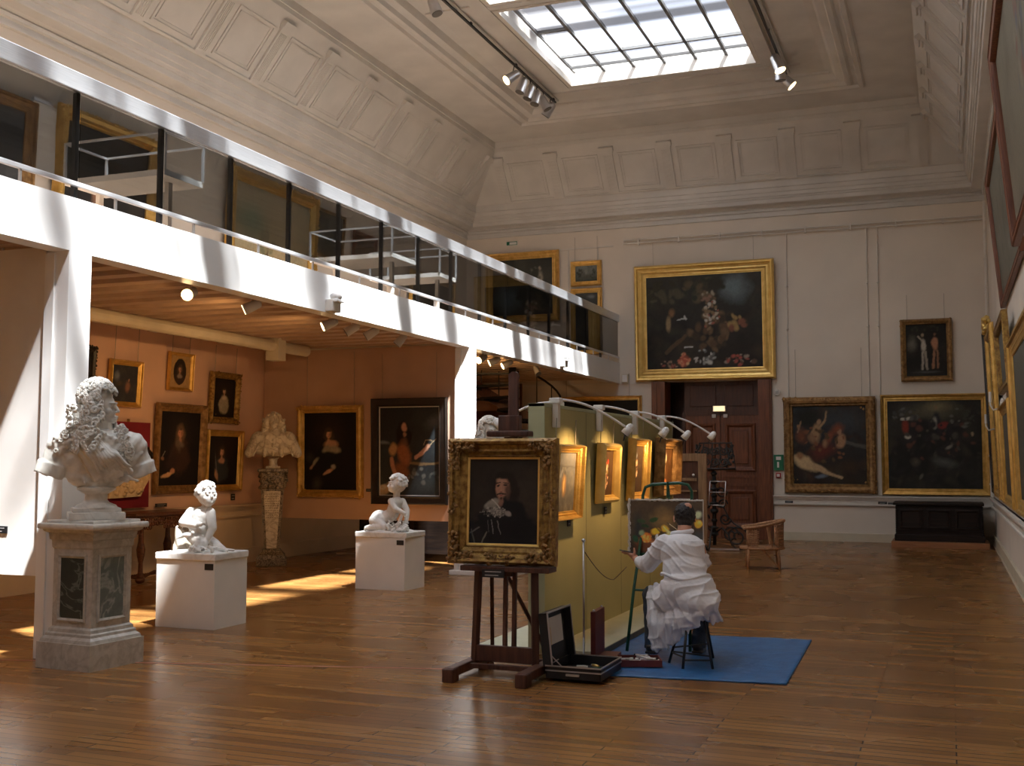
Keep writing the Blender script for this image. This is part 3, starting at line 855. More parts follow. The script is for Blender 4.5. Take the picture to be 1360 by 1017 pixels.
# --- far wall
painting('dark garden picture with flowers in a wide gilt frame hung above the doorway', (-4.86, YF - .02, 4.64), 0, 2.5, 3.03, 2.54, .24, .13, 'classic', M['goldbright'],
    [('g', (.035, .035, .03), (.015, .012, .01)), ('n', (.06, .05, .035), .6, 3), ('tex', 130, .09, [(.045, .042, .028), (.02, .022, .016), (.06, .04, .025), (.012, .01, .01)]), ('e', .76, .84, .20, .20, 20, (.13, .17, .19), .7), ('spk', .52, .84, .22, .12, 30, .05, [(.10, .075, .045), (.05, .045, .03), (.03, .035, .022)]), ('spk', .18, .82, .2, .12, 26, .05, [(.08, .07, .045), (.04, .035, .02)]), ('spk', .55, .40, .2, .2, 40, .05, [(.10, .06, .035), (.05, .035, .022), (.14, .09, .05)]), ('e', .60, .88, .14, .09, 0, (.03, .028, .02), .5),
     ('e', .20, .48, .035, .10, 0, (.28, .20, .11), .5), ('e', .23, .60, .045, .06, 0, (.22, .12, .06), .6), ('l', .28, .52, .36, .53, .008, (.4, .42, .42)), ('e', .35, .54, .012, .03, 20, (.45, .45, .45), .5),
     ('spk', .55, .70, .10, .14, 26, .03, [(.24, .14, .10), (.30, .26, .20), (.14, .10, .06)]), ('spk', .57, .55, .08, .16, 44, .026, [(.42, .36, .28), (.46, .44, .40), (.30, .10, .07), (.20, .14, .08)]),
     ('spk', .78, .45, .08, .10, 12, .04, [(.20, .08, .05), (.30, .20, .08)]), ('e', .33, .10, .06, .07, 0, (.42, .10, .06), .5), ('spk', .33, .11, .055, .06, 16, .02, [(.6, .4, .22), (.5, .16, .1), (.55, .2, .12)]),
     ('spk', .50, .13, .12, .07, 26, .03, [(.5, .5, .48), (.3, .32, .32), (.12, .12, .12)]), ('spk', .80, .09, .15, .06, 24, .028, [(.36, .09, .07), (.30, .24, .2), (.12, .07, .05)]),
     ('spk', .20, .06, .10, .04, 14, .025, [(.3, .2, .14), (.28, .08, .06)]), ('l', .18, .18, .34, .36, .025, (.10, .06, .035)), ('l', .34, .23, .40, .23, .010, (.45, .46, .46))], 60, 3, liner=(M['goldbright'], .12), cord=.5)
painting('picture of bathing nudes in a carved dark gilt frame, right of the doorway', (-2.285, YF - .02, 1.97), 0, 1.2, 1.83, 1.98, .19, .11, 'cushion', M['goldbrown'],
    [('g', (.035, .045, .05), (.02, .014, .01)), ('n', (.05, .035, .02), .6, 3), ('tex', 110, .09, [(.05, .045, .035), (.03, .018, .012), (.07, .035, .02), (.02, .022, .026)]), ('e', .22, .85, .22, .18, 0, (.015, .016, .012), .6), ('e', .72, .80, .30, .16, 0, (.045, .055, .065), .9),
     ('l', .72, .54, 1.0, .46, .03, (.09, .085, .075)), ('e', .40, .42, .24, .14, 20, (.13, .028, .02), .8), ('e', .12, .62, .10, .14, 10, (.18, .06, .03), .8), ('e', .32, .66, .07, .15, 0, (.34, .21, .11), .4), ('l', .36, .72, .45, .82, .018, (.34, .22, .12)), ('l', .45, .82, .46, .92, .013, (.34, .22, .12)), ('e', .27, .58, .06, .09, 20, (.26, .15, .08), .6), ('e', .50, .60, .06, .10, -20, (.22, .07, .04), .6), ('e', .44, .52, .05, .07, 0, (.30, .17, .09), .6),
     ('e', .36, .80, .035, .045, 0, (.36, .22, .13), .4), ('e', .62, .70, .12, .09, 30, (.24, .07, .035), .9), ('e', .66, .55, .07, .11, -10, (.38, .22, .12), .4), ('e', .64, .66, .035, .04, 0, (.34, .2, .12), .4), ('l', .06, .66, .12, .80, .014, (.26, .16, .09)), ('e', .08, .74, .03, .04, 0, (.26, .15, .08), .5),
     ('e', .16, .27, .20, .095, -28, (.55, .40, .22), .35), ('e', .34, .20, .20, .05, -22, (.50, .35, .20), .4), ('l', .45, .16, .66, .08, .026, (.46, .32, .18)), ('e', .09, .37, .05, .06, 0, (.30, .16, .08), .5),
     ('e', .38, .10, .10, .03, 10, (.14, .18, .24), .5), ('e', .76, .22, .2, .12, 0, (.05, .03, .018), .8), ('spk', .4, .5, .3, .25, 30, .03, [(.2, .08, .04), (.10, .06, .03)])], 55, 5, orn=1.1, cord=1.0)
painting('dark multi-figure religious scene in a plain gilt frame, above the dark chest', (-.262, YF - .02, 1.97), 0, 1.2, 2.02, 2.02, .135, .09, 'classic', M['gold'],
    [('bg', (.014, .014, .012)), ('n', (.035, .033, .026), .7, 3), ('tex', 150, .08, [(.04, .036, .028), (.018, .018, .016), (.06, .05, .035), (.035, .03, .03)]), ('e', .50, .88, .42, .14, 0, (.12, .11, .07), 1.0), ('e', .53, .93, .16, .08, 0, (.20, .17, .09), 1.0), ('e', .53, .76, .06, .13, 0, (.02, .022, .025), .4), ('e', .51, .74, .035, .08, 0, (.32, .30, .24), .5),
     ('e', .525, .92, .022, .028, 0, (.22, .14, .08), .5), ('e', .60, .72, .07, .05, 10, (.20, .03, .025), .5), ('e', .20, .72, .05, .09, 0, (.22, .035, .02), .5), ('l', .16, .80, .27, .80, .020, (.45, .43, .36)), ('e', .21, .60, .04, .03, 0, (.50, .46, .38), .4),
     ('spk', .5, .55, .42, .25, 60, .035, [(.04, .035, .03), (.07, .06, .05), (.10, .04, .03), (.02, .02, .02)]), ('e', .66, .48, .05, .025, 35, (.22, .20, .17), .6), ('e', .90, .62, .02, .03, 0, (.36, .26, .16), .4), ('e', .60, .30, .18, .07, -15, (.10, .10, .09), .9), ('e', .30, .30, .08, .06, 0, (.10, .08, .06), .9),
     ('spk', .2, .85, .15, .08, 18, .03, [(.1, .1, .09), (.05, .05, .05)]), ('spk', .8, .8, .12, .12, 18, .03, [(.12, .12, .10), (.05, .05, .04)]), ('e', .35, .14, .05, .02, 60, (.14, .12, .1), .6)], 55, 7)
painting('small upright picture of two standing nudes hung alone near the right corner', (-.37, YF - .02, 3.865), 0, 2.0, .98, 1.26, .11, .08, 'cushion', M['goldbrown'],
    [('bg', (.012, .011, .009)), ('n', (.03, .028, .02), .6, 4), ('e', .15, .62, .12, .2, 0, (.14, .13, .10), .9), ('e', .43, .60, .055, .14, 0, (.44, .40, .33), .4), ('e', .42, .78, .035, .04, 0, (.30, .22, .15), .4), ('l', .42, .46, .40, .14, .028, (.36, .33, .27)), ('l', .48, .46, .52, .14, .025, (.3, .27, .22)),
     ('e', .72, .62, .07, .15, 0, (.42, .20, .11), .4), ('e', .70, .80, .035, .04, 0, (.2, .1, .06), .4), ('l', .68, .48, .66, .16, .028, (.32, .16, .09)), ('l', .76, .48, .78, .16, .024, (.26, .13, .07)), ('l', .30, .76, .42, .68, .016, (.4, .35, .28)), ('e', .5, .08, .3, .03, 0, (.08, .08, .08), .8), ('spk', .5, .92, .3, .05, 20, .03, [(.03, .035, .02)])], 60, 9, orn=.5, cord=.5)
painting('large gilt framed picture partly hidden by the railing on the far wall', (-9.05, YF - .02, 5.62), 0, 2.0, 1.80, 1.62, .17, .10, 'classic', M['gold'],
    [('bg', (.03, .032, .027)), ('n', (.06, .06, .05), .6, 3), ('e', .80, .62, .06, .20, 0, (.30, .27, .22), .6), ('e', .80, .82, .03, .04, 0, (.3, .25, .2), .5), ('spk', .7, .6, .2, .25, 24, .03, [(.12, .12, .1), (.05, .05, .04)])], 40, 11)
painting('small tree landscape in a wide gilt frame left of the garden picture', (-7.52, YF - .02, 5.85), 0, 1.5, .73, .57, .11, .07, 'classic', M['gold'],
    [('g', (.18, .20, .19), (.04, .045, .035)), ('n', (.06, .06, .045), .6, 5), ('spk', .2, .5, .2, .3, 16, .08, [(.03, .035, .025)]), ('spk', .8, .5, .2, .3, 16, .08, [(.04, .045, .03)]), ('e', .5, .6, .1, .2, 0, (.20, .21, .2), .8)], 60, 13, cord=.55)
painting('gilt framed dark picture directly below the small tree landscape, half behind the railing', (-7.51, YF - .02, 4.76), 0, 1.5, .74, 1.50, .11, .07, 'classic', M['gold'],
    [('bg', (.03, .032, .03)), ('n', (.06, .065, .06), .6, 4), ('e', .45, .45, .2, .3, 0, (.10, .10, .085), .8), ('e', .7, .93, .1, .04, 0, (.15, .17, .19), .6)], 40, 15)
painting('wide very dark picture in a thin gilt frame on the wall under the balcony', (-7.26, YF - .02, 2.42), 0, 1.0, 2.03, 1.30, .10, .07, 'classic', M['gold'],
    [('bg', (.008, .008, .006)), ('n', (.016, .014, .011), .6, 3), ('spk', .5, .4, .35, .3, 20, .06, [(.02, .016, .012), (.012, .01, .01)])], 30, 17, cord=.5)

# --- right wall
RW = XR - .012
painting('pale picture in thin red frame, farther of two high on the right wall', (RW, 15.1, 4.75), -90, 5.0, 4.7, 1.86, .09, .06, 'flat', M['redwood'],
    [('g', (.16, .155, .12), (.13, .125, .10)), ('n', (.08, .08, .06), .7, 2), ('spk', .5, .5, .9, .35, 60, .06, [(.19, .18, .15), (.09, .085, .07), (.14, .11, .08)])], 20, 19)
painting('huge pale picture in a reddish frame, nearer of two high on right wall', (RW - .07, 9.9, 4.85), -90, 5.0, 5.2, 2.05, .11, .08, 'flat', M['redwood'],
    [('g', (.18, .165, .12), (.17, .15, .11)), ('n', (.09, .08, .06), .7, 2), ('spk', .7, .5, .8, .4, 60, .07, [(.20, .08, .06), (.09, .10, .13), (.22, .2, .15), (.08, .07, .05)])], 20, 21)
painting('grey picture in a black frame on the right wall next to the far corner', (RW, 22.2, 2.55), -90, 2.0, 1.3, 3.0, .10, .07, 'flat', M['blackframe'],
    [('g', (.20, .20, .19), (.09, .085, .08)), ('n', (.05, .05, .05), .6, 3)], 20, 23)
p_ = painting('tall picture in a gilt frame topped by a carved crest on the right wall', (RW, 20.2, 2.43), -90, 2.0, 2.2, 2.80, .13, .08, 'cushion', M['gold'],
    [('g', (.24, .25, .22), (.09, .08, .07)), ('n', (.05, .05, .04), .6, 3)], 20, 25, orn=1.3)
m = MB(); rr = random.Random(4)
for i in range(60):
    a = rr.uniform(0, PI); q = rr.uniform(.3, 1)
    m.ball((math.cos(a) * q * .45, -.08 + rr.uniform(-.03, .05), 1.36 + math.sin(a) * q * .24), rr.uniform(.03, .06), 1)
m.build('crest', M['goldbright'], p_, smooth=True)
painting('small dark framed picture hung high between gilt frames on the right wall', (RW - .02, 16.7, 3.08), -90, 3.0, 2.6, .95, .10, .08, 'flat', M['golddark'],
    [('g', (.16, .17, .16), (.10, .10, .09)), ('n', (.05, .05, .05), .6, 3)], 20, 27)
painting('gilt framed picture below the small dark framed one on the right wall', (RW, 16.7, 1.72), -90, 1.6, 2.9, 1.42, .14, .08, 'classic', M['gold'],
    [('g', (.12, .11, .09), (.06, .05, .04)), ('n', (.05, .05, .04), .6, 3)], 20, 29)
painting('very large gilt framed picture on the right wall, nearest of the low row', (RW, 12.55, 2.02), -90, 1.6, 4.2, 2.04, .18, .08, 'classic', M['gold'],
    [('g', (.10, .10, .085), (.05, .045, .035)), ('n', (.05, .05, .04), .6, 3)], 20, 31)
for q, (y, z) in enumerate(((21.1, 2.25), (18.75, 2.5))):
    e = thing('wall_sconce', ['pale carved bracket sconce between the corner picture and the crested one', 'pale carved bracket sconce just before the crested gilt picture'][q], 'sconce', (XR, y, z), math.radians(-90))
    MB().ball((0, -.03, 0), .07, 2, scale=(1, .5, 1.6)).build('backplate', M['trim'], e, True)
    MB().tube([(0, -.04, -.05), (0, -.16, -.08), (0, -.2, 0), (0, -.2, .04)], .014).build('arm', M['trim'], e, True)
    MB().cyl((0, -.2, .04), (0, -.2, .20), .022, .02).build('candle_tube', M['whiteflat'], e)

# --- left wall under the balcony (faces +X)
LW = XL + .02
painting('gilt framed picture of figures in a landscape, upper left on the rose wall', (LW, 12.24, 2.66), 90, 3, .64, .64, .075, .06, 'classic', M['gold'],
    [('bg', (.035, .035, .04)), ('n', (.08, .07, .06), .5, 4), ('e', .18, .70, .14, .18, 0, (.16, .18, .20), .7), ('e', .62, .42, .12, .2, 0, (.24, .12, .07), .6), ('e', .66, .60, .04, .05, 0, (.35, .2, .12), .5), ('e', .3, .5, .15, .1, 0, (.08, .06, .04), .7)], 80, 33, cord=.55)
painting('oval portrait of a wigged sitter in a square gilt mount, highest on the rose wall', (LW, 13.41, 2.91), 90, 3, .55, .56, .05, .06, 'classic', M['gold'],
    portrait((.5, .58), .10, (.05, .03, .025), (.03, .02, .015), (.10, .06, .035), (.55, .30, .18), (.30, .24, .18), [('oval', .5, .5, .30, .40, (.46, .29, .12))]), 110, 35, cord=.3)
painting('largest portrait on the rose wall, man in a long wig holding a letter', (LW, 13.44, 1.79), 90, 2, 1.13, 1.30, .12, .07, 'classic', M['goldbrown'],
    portrait((.50, .72), .075, (.05, .025, .018), (.010, .008, .007), (.14, .085, .05), (.58, .28, .16), (.16, .12, .09),
             [('e', .44, .55, .06, .14, 20, (.13, .09, .06), .7), ('e', .30, .30, .16, .12, 30, (.035, .02, .018), .6), ('e', .22, .15, .16, .035, 12, (.62, .36, .18), .35), ('e', .34, .20, .055, .04, 0, (.46, .22, .12), .4), ('e', .08, .36, .05, .03, 0, (.3, .15, .08), .5), ('l', .08, .38, .14, .46, .008, (.3, .26, .2))]), 80, 37)
painting('portrait of a pale dressed woman in a dark carved frame on the rose wall', (LW, 14.48, 2.585), 90, 3, .75, .79, .10, .07, 'cushion', M['golddark'],
    portrait((.50, .66), .075, (.34, .30, .22), (.015, .012, .01), (.05, .03, .02), (.62, .42, .30), (.5, .4, .3), [('e', .58, .22, .15, .16, 0, (.28, .26, .2), .6)]), 90, 39, orn=.8, cord=.4)
painting('portrait of a woman in a dark dress, gilt frame, lower right on the rose wall', (LW, 14.50, 1.62), 90, 2, .92, .94, .10, .07, 'classic', M['gold'],
    portrait((.44, .68), .085, (.035, .04, .045), (.012, .010, .009), (.05, .03, .02), (.60, .33, .20), (.46, .25, .15), [('e', .28, .20, .06, .16, 25, (.5, .28, .16), .5), ('e', .25, .4, .02, .3, 10, (.2, .2, .2), .8)]), 90, 41)
painting('dark carved frame almost hidden behind the near white column on the rose wall', (LW, 11.30, 2.75), 90, 3, .66, .72, .12, .08, 'cushion', M['blackframe'], [('bg', (.02, .018, .015)), ('n', (.05, .04, .03), .5, 4)], 40, 43, orn=.8)
wall_label('double black caption plate below the largest portrait on the rose wall', (XL + .055, 13.04, .985), math.radians(90), .25, .05)
wall_label('small upright black caption plate to the right of the rose wall portraits', (XL + .02, 14.80, 1.05), math.radians(90), .10, .10)

# --- hanging partitions under the balcony
def hanging_partition(label, x0, x1, y, z0, m, z1=3.40):
    e = thing('hanging_partition', label, 'partition', ((x0 + x1) / 2, y, z0))
    hw = (x1 - x0) / 2
    MB().bb(-hw, hw, 0, .07, 0, z1 - z0).build('panel', m, e)
    q = MB()
    for s in (-.7, .7): q.cyl((s * hw, .035, z1 - z0), (s * hw, .035, 3.55 - z0), .012, n=6)
    q.build('suspension_rod', M['steel'], e)
    return e
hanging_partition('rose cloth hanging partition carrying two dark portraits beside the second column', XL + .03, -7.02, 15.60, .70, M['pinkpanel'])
hanging_partition('white hanging partition at the left edge behind the marble bust, crossed by sunlight', XL + .03, -7.02, 7.235, .66, M['whiteflat'])
painting('portrait of a lady with bare shoulders in a carved gilt frame on the rose partition', (-9.17, 15.595, 1.77), 0, 1.5, 1.19, 1.46, .12, .08, 'cushion', M['gold'],
    portrait((.47, .72), .06, (.008, .007, .007), (.010, .008, .008), (.06, .035, .02), (.52, .28, .17), None,
             [('e', .50, .59, .14, .06, 0, (.42, .24, .15), .5), ('e', .58, .52, .11, .06, -10, (.26, .23, .17), .5), ('e', .42, .53, .08, .06, 20, (.24, .21, .16), .5), ('e', .47, .46, .13, .05, 0, (.01, .01, .01), .5),
              ('e', .22, .36, .08, .03, 50, (.26, .23, .16), .5), ('e', .14, .30, .05, .02, 40, (.36, .2, .12), .5), ('e', .56, .30, .05, .035, 30, (.28, .24, .18), .5), ('e', .44, .23, .09, .025, 25, (.46, .25, .15), .4), ('e', .25, .08, .1, .12, 0, (.05, .045, .035), .9), ('e', .1, .42, .1, .08, 0, (.035, .035, .03), .9)]), 80, 45, orn=1.0, cord=.85)
painting('black framed portrait of a long haired man in orange drapery on the rose partition', (-7.77, 15.595, 1.77), 0, 1.5, 1.30, 1.64, .13, .07, 'flat', M['blackframe'],
    [('g', (.02, .024, .028), (.028, .032, .034)), ('e', .88, .82, .16, .10, 20, (.10, .11, .12), .9), ('n', (.035, .045, .05), .6, 3), ('e', .80, .12, .3, .16, 10, (.045, .06, .065), .9), ('l', .50, .36, 1.0, .37, .016, (.18, .12, .06)),
     ('e', .40, .78, .075, .06, 0, (.015, .01, .01), .4), ('e', .34, .66, .055, .14, -5, (.012, .009, .009), .4), ('e', .49, .66, .04, .10, 5, (.012, .009, .009), .4), ('e', .42, .76, .037, .055, 0, (.46, .24, .15), .35), ('e', .42, .68, .025, .03, 0, (.34, .18, .11), .4), ('e', .41, .48, .10, .17, 5, (.27, .10, .045), .4),
     ('e', .36, .26, .12, .16, 20, (.20, .075, .035), .5), ('e', .23, .52, .065, .09, -10, (.42, .24, .11), .4), ('l', .20, .42, .26, .22, .028, (.36, .17, .10)), ('e', .24, .18, .03, .04, 0, (.36, .17, .1), .4), ('e', .12, .08, .18, .06, 30, (.38, .27, .15), .5), ('e', .06, .10, .08, .04, 20, (.42, .36, .28), .5), ('e', .08, .60, .09, .03, -10, (.14, .16, .18), .6),
     ('l', .60, .42, .78, .53, .026, (.46, .24, .16)), ('e', .80, .55, .03, .025, 30, (.55, .32, .22), .4), ('l', .73, .56, .76, .62, .006, (.4, .3, .18)), ('l', .76, .62, .88, .62, .006, (.4, .3, .18)), ('l', .84, .56, .94, .64, .006, (.45, .36, .22)),
     ('spk', .75, .2, .2, .14, 22, .03, [(.08, .10, .10), (.03, .04, .045), (.14, .15, .14)])], 80, 47, liner=(M['paper'], .14), cord=.7)
wall_label('tiny black caption plate between the two portraits on the rose partition', (-8.49, 15.598, 1.16), 0, .09, .045, 1)
wall_label('tiny black caption plate at the right edge of the rose partition', (-7.10, 15.598, 1.12), 0, .07, .045, 1)
wall_label('black caption plate at the lower left of the white hanging partition', (-7.45, 7.233, 1.03), 0, .22, .06)

# --- red board with a bronze mask and a pale relief fragment
e = thing('display_board', 'crimson covered board leaning on the rose wall above the console table', 'board', (XL + .055, 12.30, 1.55), math.radians(90))
MB().bb(-.44, .44, -.03, 0, -.58, .59).build('panel', M['redcloth'], e)
MB().cyl((.0, -.02, .59), (.0, -.02, .63), .02, n=8).build('hanging_hook', M['goldbrown'], e)
e = thing('bronze_mask', 'dark bronze animal mask mounted on the crimson board', 'mask', (XL + .098, 12.48, 1.69), math.radians(90))
m = MB().ball((0, -.055, 0), .17, 3, scale=(1.25, .38, .75))
rr = random.Random(2)
for i in range(46):
    a = rr.uniform(0, 2 * PI); m.ball((math.cos(a) * .19, -.06 + rr.uniform(-.02, .02), math.sin(a) * .11), rr.uniform(.02, .04), 1)
for s in (-1, 1): m.ball((s * .07, -.11, .035), .022, 1)
m.capsule((0, -.11, .03), (0, -.14, -.04), .025, .03); m.ball((0, -.12, -.08), .05, 2, scale=(1.3, .5, .4))
organic('head', m, .012, M['bronze'], e, 1)
e = thing('relief_fragment', 'pale broken stone relief on the crimson board below the bronze mask', 'relief', (XL + .088, 12.28, 1.27), math.radians(90))
m = MB(); m.prism([(-.40, 0, -.16), (.22, 0, -.145), (.30, 0, -.02), (.40, 0, .10), (.41, 0, .155), (.37, 0, .175), (-.40, 0, .165)], (0, -.06, 0))
m.build('slab', M['relief'], e)
m = MB()
for i in range(26): m.ball((rr.uniform(-.36, .24), -.062, rr.uniform(-.12, .13)), rr.uniform(.02, .04), 1, scale=(1.5, .4, 1))
m.build('carving', M['relief'], e, True)

# --- balcony level, seen through the smoked glass
painting('dark picture with a heavy carved gilt frame on the balcony wall', (LW, 11.75, 5.30), 90, 3, 1.9, 1.65, .17, .12, 'cushion', M['gold'],
    [('bg', (.02, .018, .016)), ('n', (.05, .04, .03), .6, 3), ('e', .4, .35, .1, .14, 0, (.3, .16, .1), .6)], 30, 51, orn=1.0)
painting('dark bluish picture at the far left of the balcony wall behind the glass', (LW, 9.3, 5.1), 90, 2, 2.3, 1.8, .16, .1, 'classic', M['goldbrown'],
    [('bg', (.05, .055, .06)), ('n', (.10, .10, .11), .6, 3), ('e', .35, .35, .3, .16, 0, (.28, .14, .08), .8), ('spk', .4, .3, .5, .2, 22, .05, [(.25, .12, .07), (.12, .10, .08)])], 30, 52)
painting('tall pale landscape with a slender tree in an ornate gilt frame on the balcony wall', (LW, 15.7, 5.15), 90, 2, 2.6, 2.2, .20, .12, 'cushion', M['gold'],
    [('g', (.42, .36, .24), (.50, .38, .20)), ('n', (.30, .30, .20), .6, 3), ('e', .2, .7, .3, .2, 0, (.25, .30, .2), .8), ('l', .42, .10, .44, .5, .02, (.14, .09, .05)), ('spk', .43, .55, .12, .15, 20, .05, [(.2, .2, .12), (.3, .26, .14)])], 30, 53, orn=1.2)
painting('small picture in a plain brown frame right of the balcony tree landscape', (LW, 17.55, 5.72), 90, 4, 1.0, .85, .05, .05, 'flat', M['goldbrown'],
    [('bg', (.10, .10, .085)), ('n', (.05, .045, .03), .7, 4)], 30, 55)
painting('small low picture in a reddish frame farther along the balcony wall', (LW, 18.9, 5.75), 90, 3, .9, .5, .07, .05, 'flat', M['redwood'],
    [('bg', (.10, .07, .05)), ('n', (.2, .16, .1), .6, 4)], 30, 57)
painting('wide gilt framed dark picture near the far corner of the balcony wall', (LW, 21.9, 4.9), 90, 2, 2.2, 1.5, .14, .08, 'classic', M['gold'],
    [('bg', (.03, .028, .024)), ('n', (.06, .05, .04), .6, 3)], 30, 59)
e = thing('wall_banner', 'pale blank hanging panel between dark pictures on the balcony wall', 'panel', (XL + .05, 10.62, 5.62), math.radians(90))
MB().bb(-.20, .20, -.04, 0, -.42, .42).build('panel', M['whiteflat'], e)
MB().bb(-.20, .20, -.05, 0, .42, .46).build('top_batten', M['steel'], e)

def vitrine(label, x, y, lx, ly, zb=4.48, zt=4.86, rz=0.0):
    e = thing('display_case', label, 'display case', (x, y, 3.80), rz)
    m = MB().bb(-lx / 2, lx / 2, -ly / 2, ly / 2, zb - 3.8 - .06, zb - 3.8); m.build('base_tray', M['whiteflat'], e)
    m = MB()
    for sx in (-1, 1):
        for sy in (-1, 1): m.bb(sx * lx / 2 - .012, sx * lx / 2 + .012, sy * ly / 2 - .012, sy * ly / 2 + .012, zb - 3.8, zt - 3.8)
    for sy in (-1, 1): m.bb(-lx / 2, lx / 2, sy * ly / 2 - .012, sy * ly / 2 + .012, zt - 3.8 - .02, zt - 3.8)
    for sx in (-1, 1): m.bb(sx * lx / 2 - .012, sx * lx / 2 + .012, -ly / 2, ly / 2, zt - 3.8 - .02, zt - 3.8)
    m.build('glazing_frame', M['alu'], e)
    for sx in (-.7, .7):
        MB().bb(sx * lx / 2 - .025, sx * lx / 2 + .025, -.03, .03, 0, zb - 3.86).build('leg', M['paper'], e)
    m = MB(); rr = random.Random(int(y * 10))
    for i in range(6): m.box((rr.uniform(-.4, .4) * lx, rr.uniform(-.3, .3) * ly, zb - 3.8 + .012), (.16, .12, .02), rot=Euler((0, 0, rr.uniform(0, 3))))
    m.build('exhibits', M['paper'], e)
    return e
vitrine('glazed table display case near the left end of the balcony', -7.75, 9.15, 1.25, .60)
vitrine('glazed table display case at the middle of the balcony behind the railing', -7.72, 13.95, 1.3, .75)
vitrine('glazed table display case farthest along the balcony', -7.75, 15.6, 1.2, .6)
# ------------------------------------------------------------------ sculpture
def rv(r, a, b): return r.uniform(a, b)

def folds(dirv, freq, amp, seed, zmin=-9, zmax=9):
    dirv = Vector(dirv).normalized()
    r = np.random.RandomState(seed)
    ph = r.uniform(0, 6, 4)
    def f(co, no):
        s = co @ np.array(dirv)
        w = .25 * np.sin(co[:, 2] * 9 + ph[0]) + .2 * np.sin(co[:, 0] * 11 + ph[1]) + .15 * np.sin(co[:, 1] * 13 + ph[3])
        d = np.sin(s * freq + w * 6 + ph[2]); d = np.sign(d) * np.abs(d) ** .7
        m = ((co[:, 2] > zmin) & (co[:, 2] < zmax)).astype('f')
        return amp * d * m
    return f

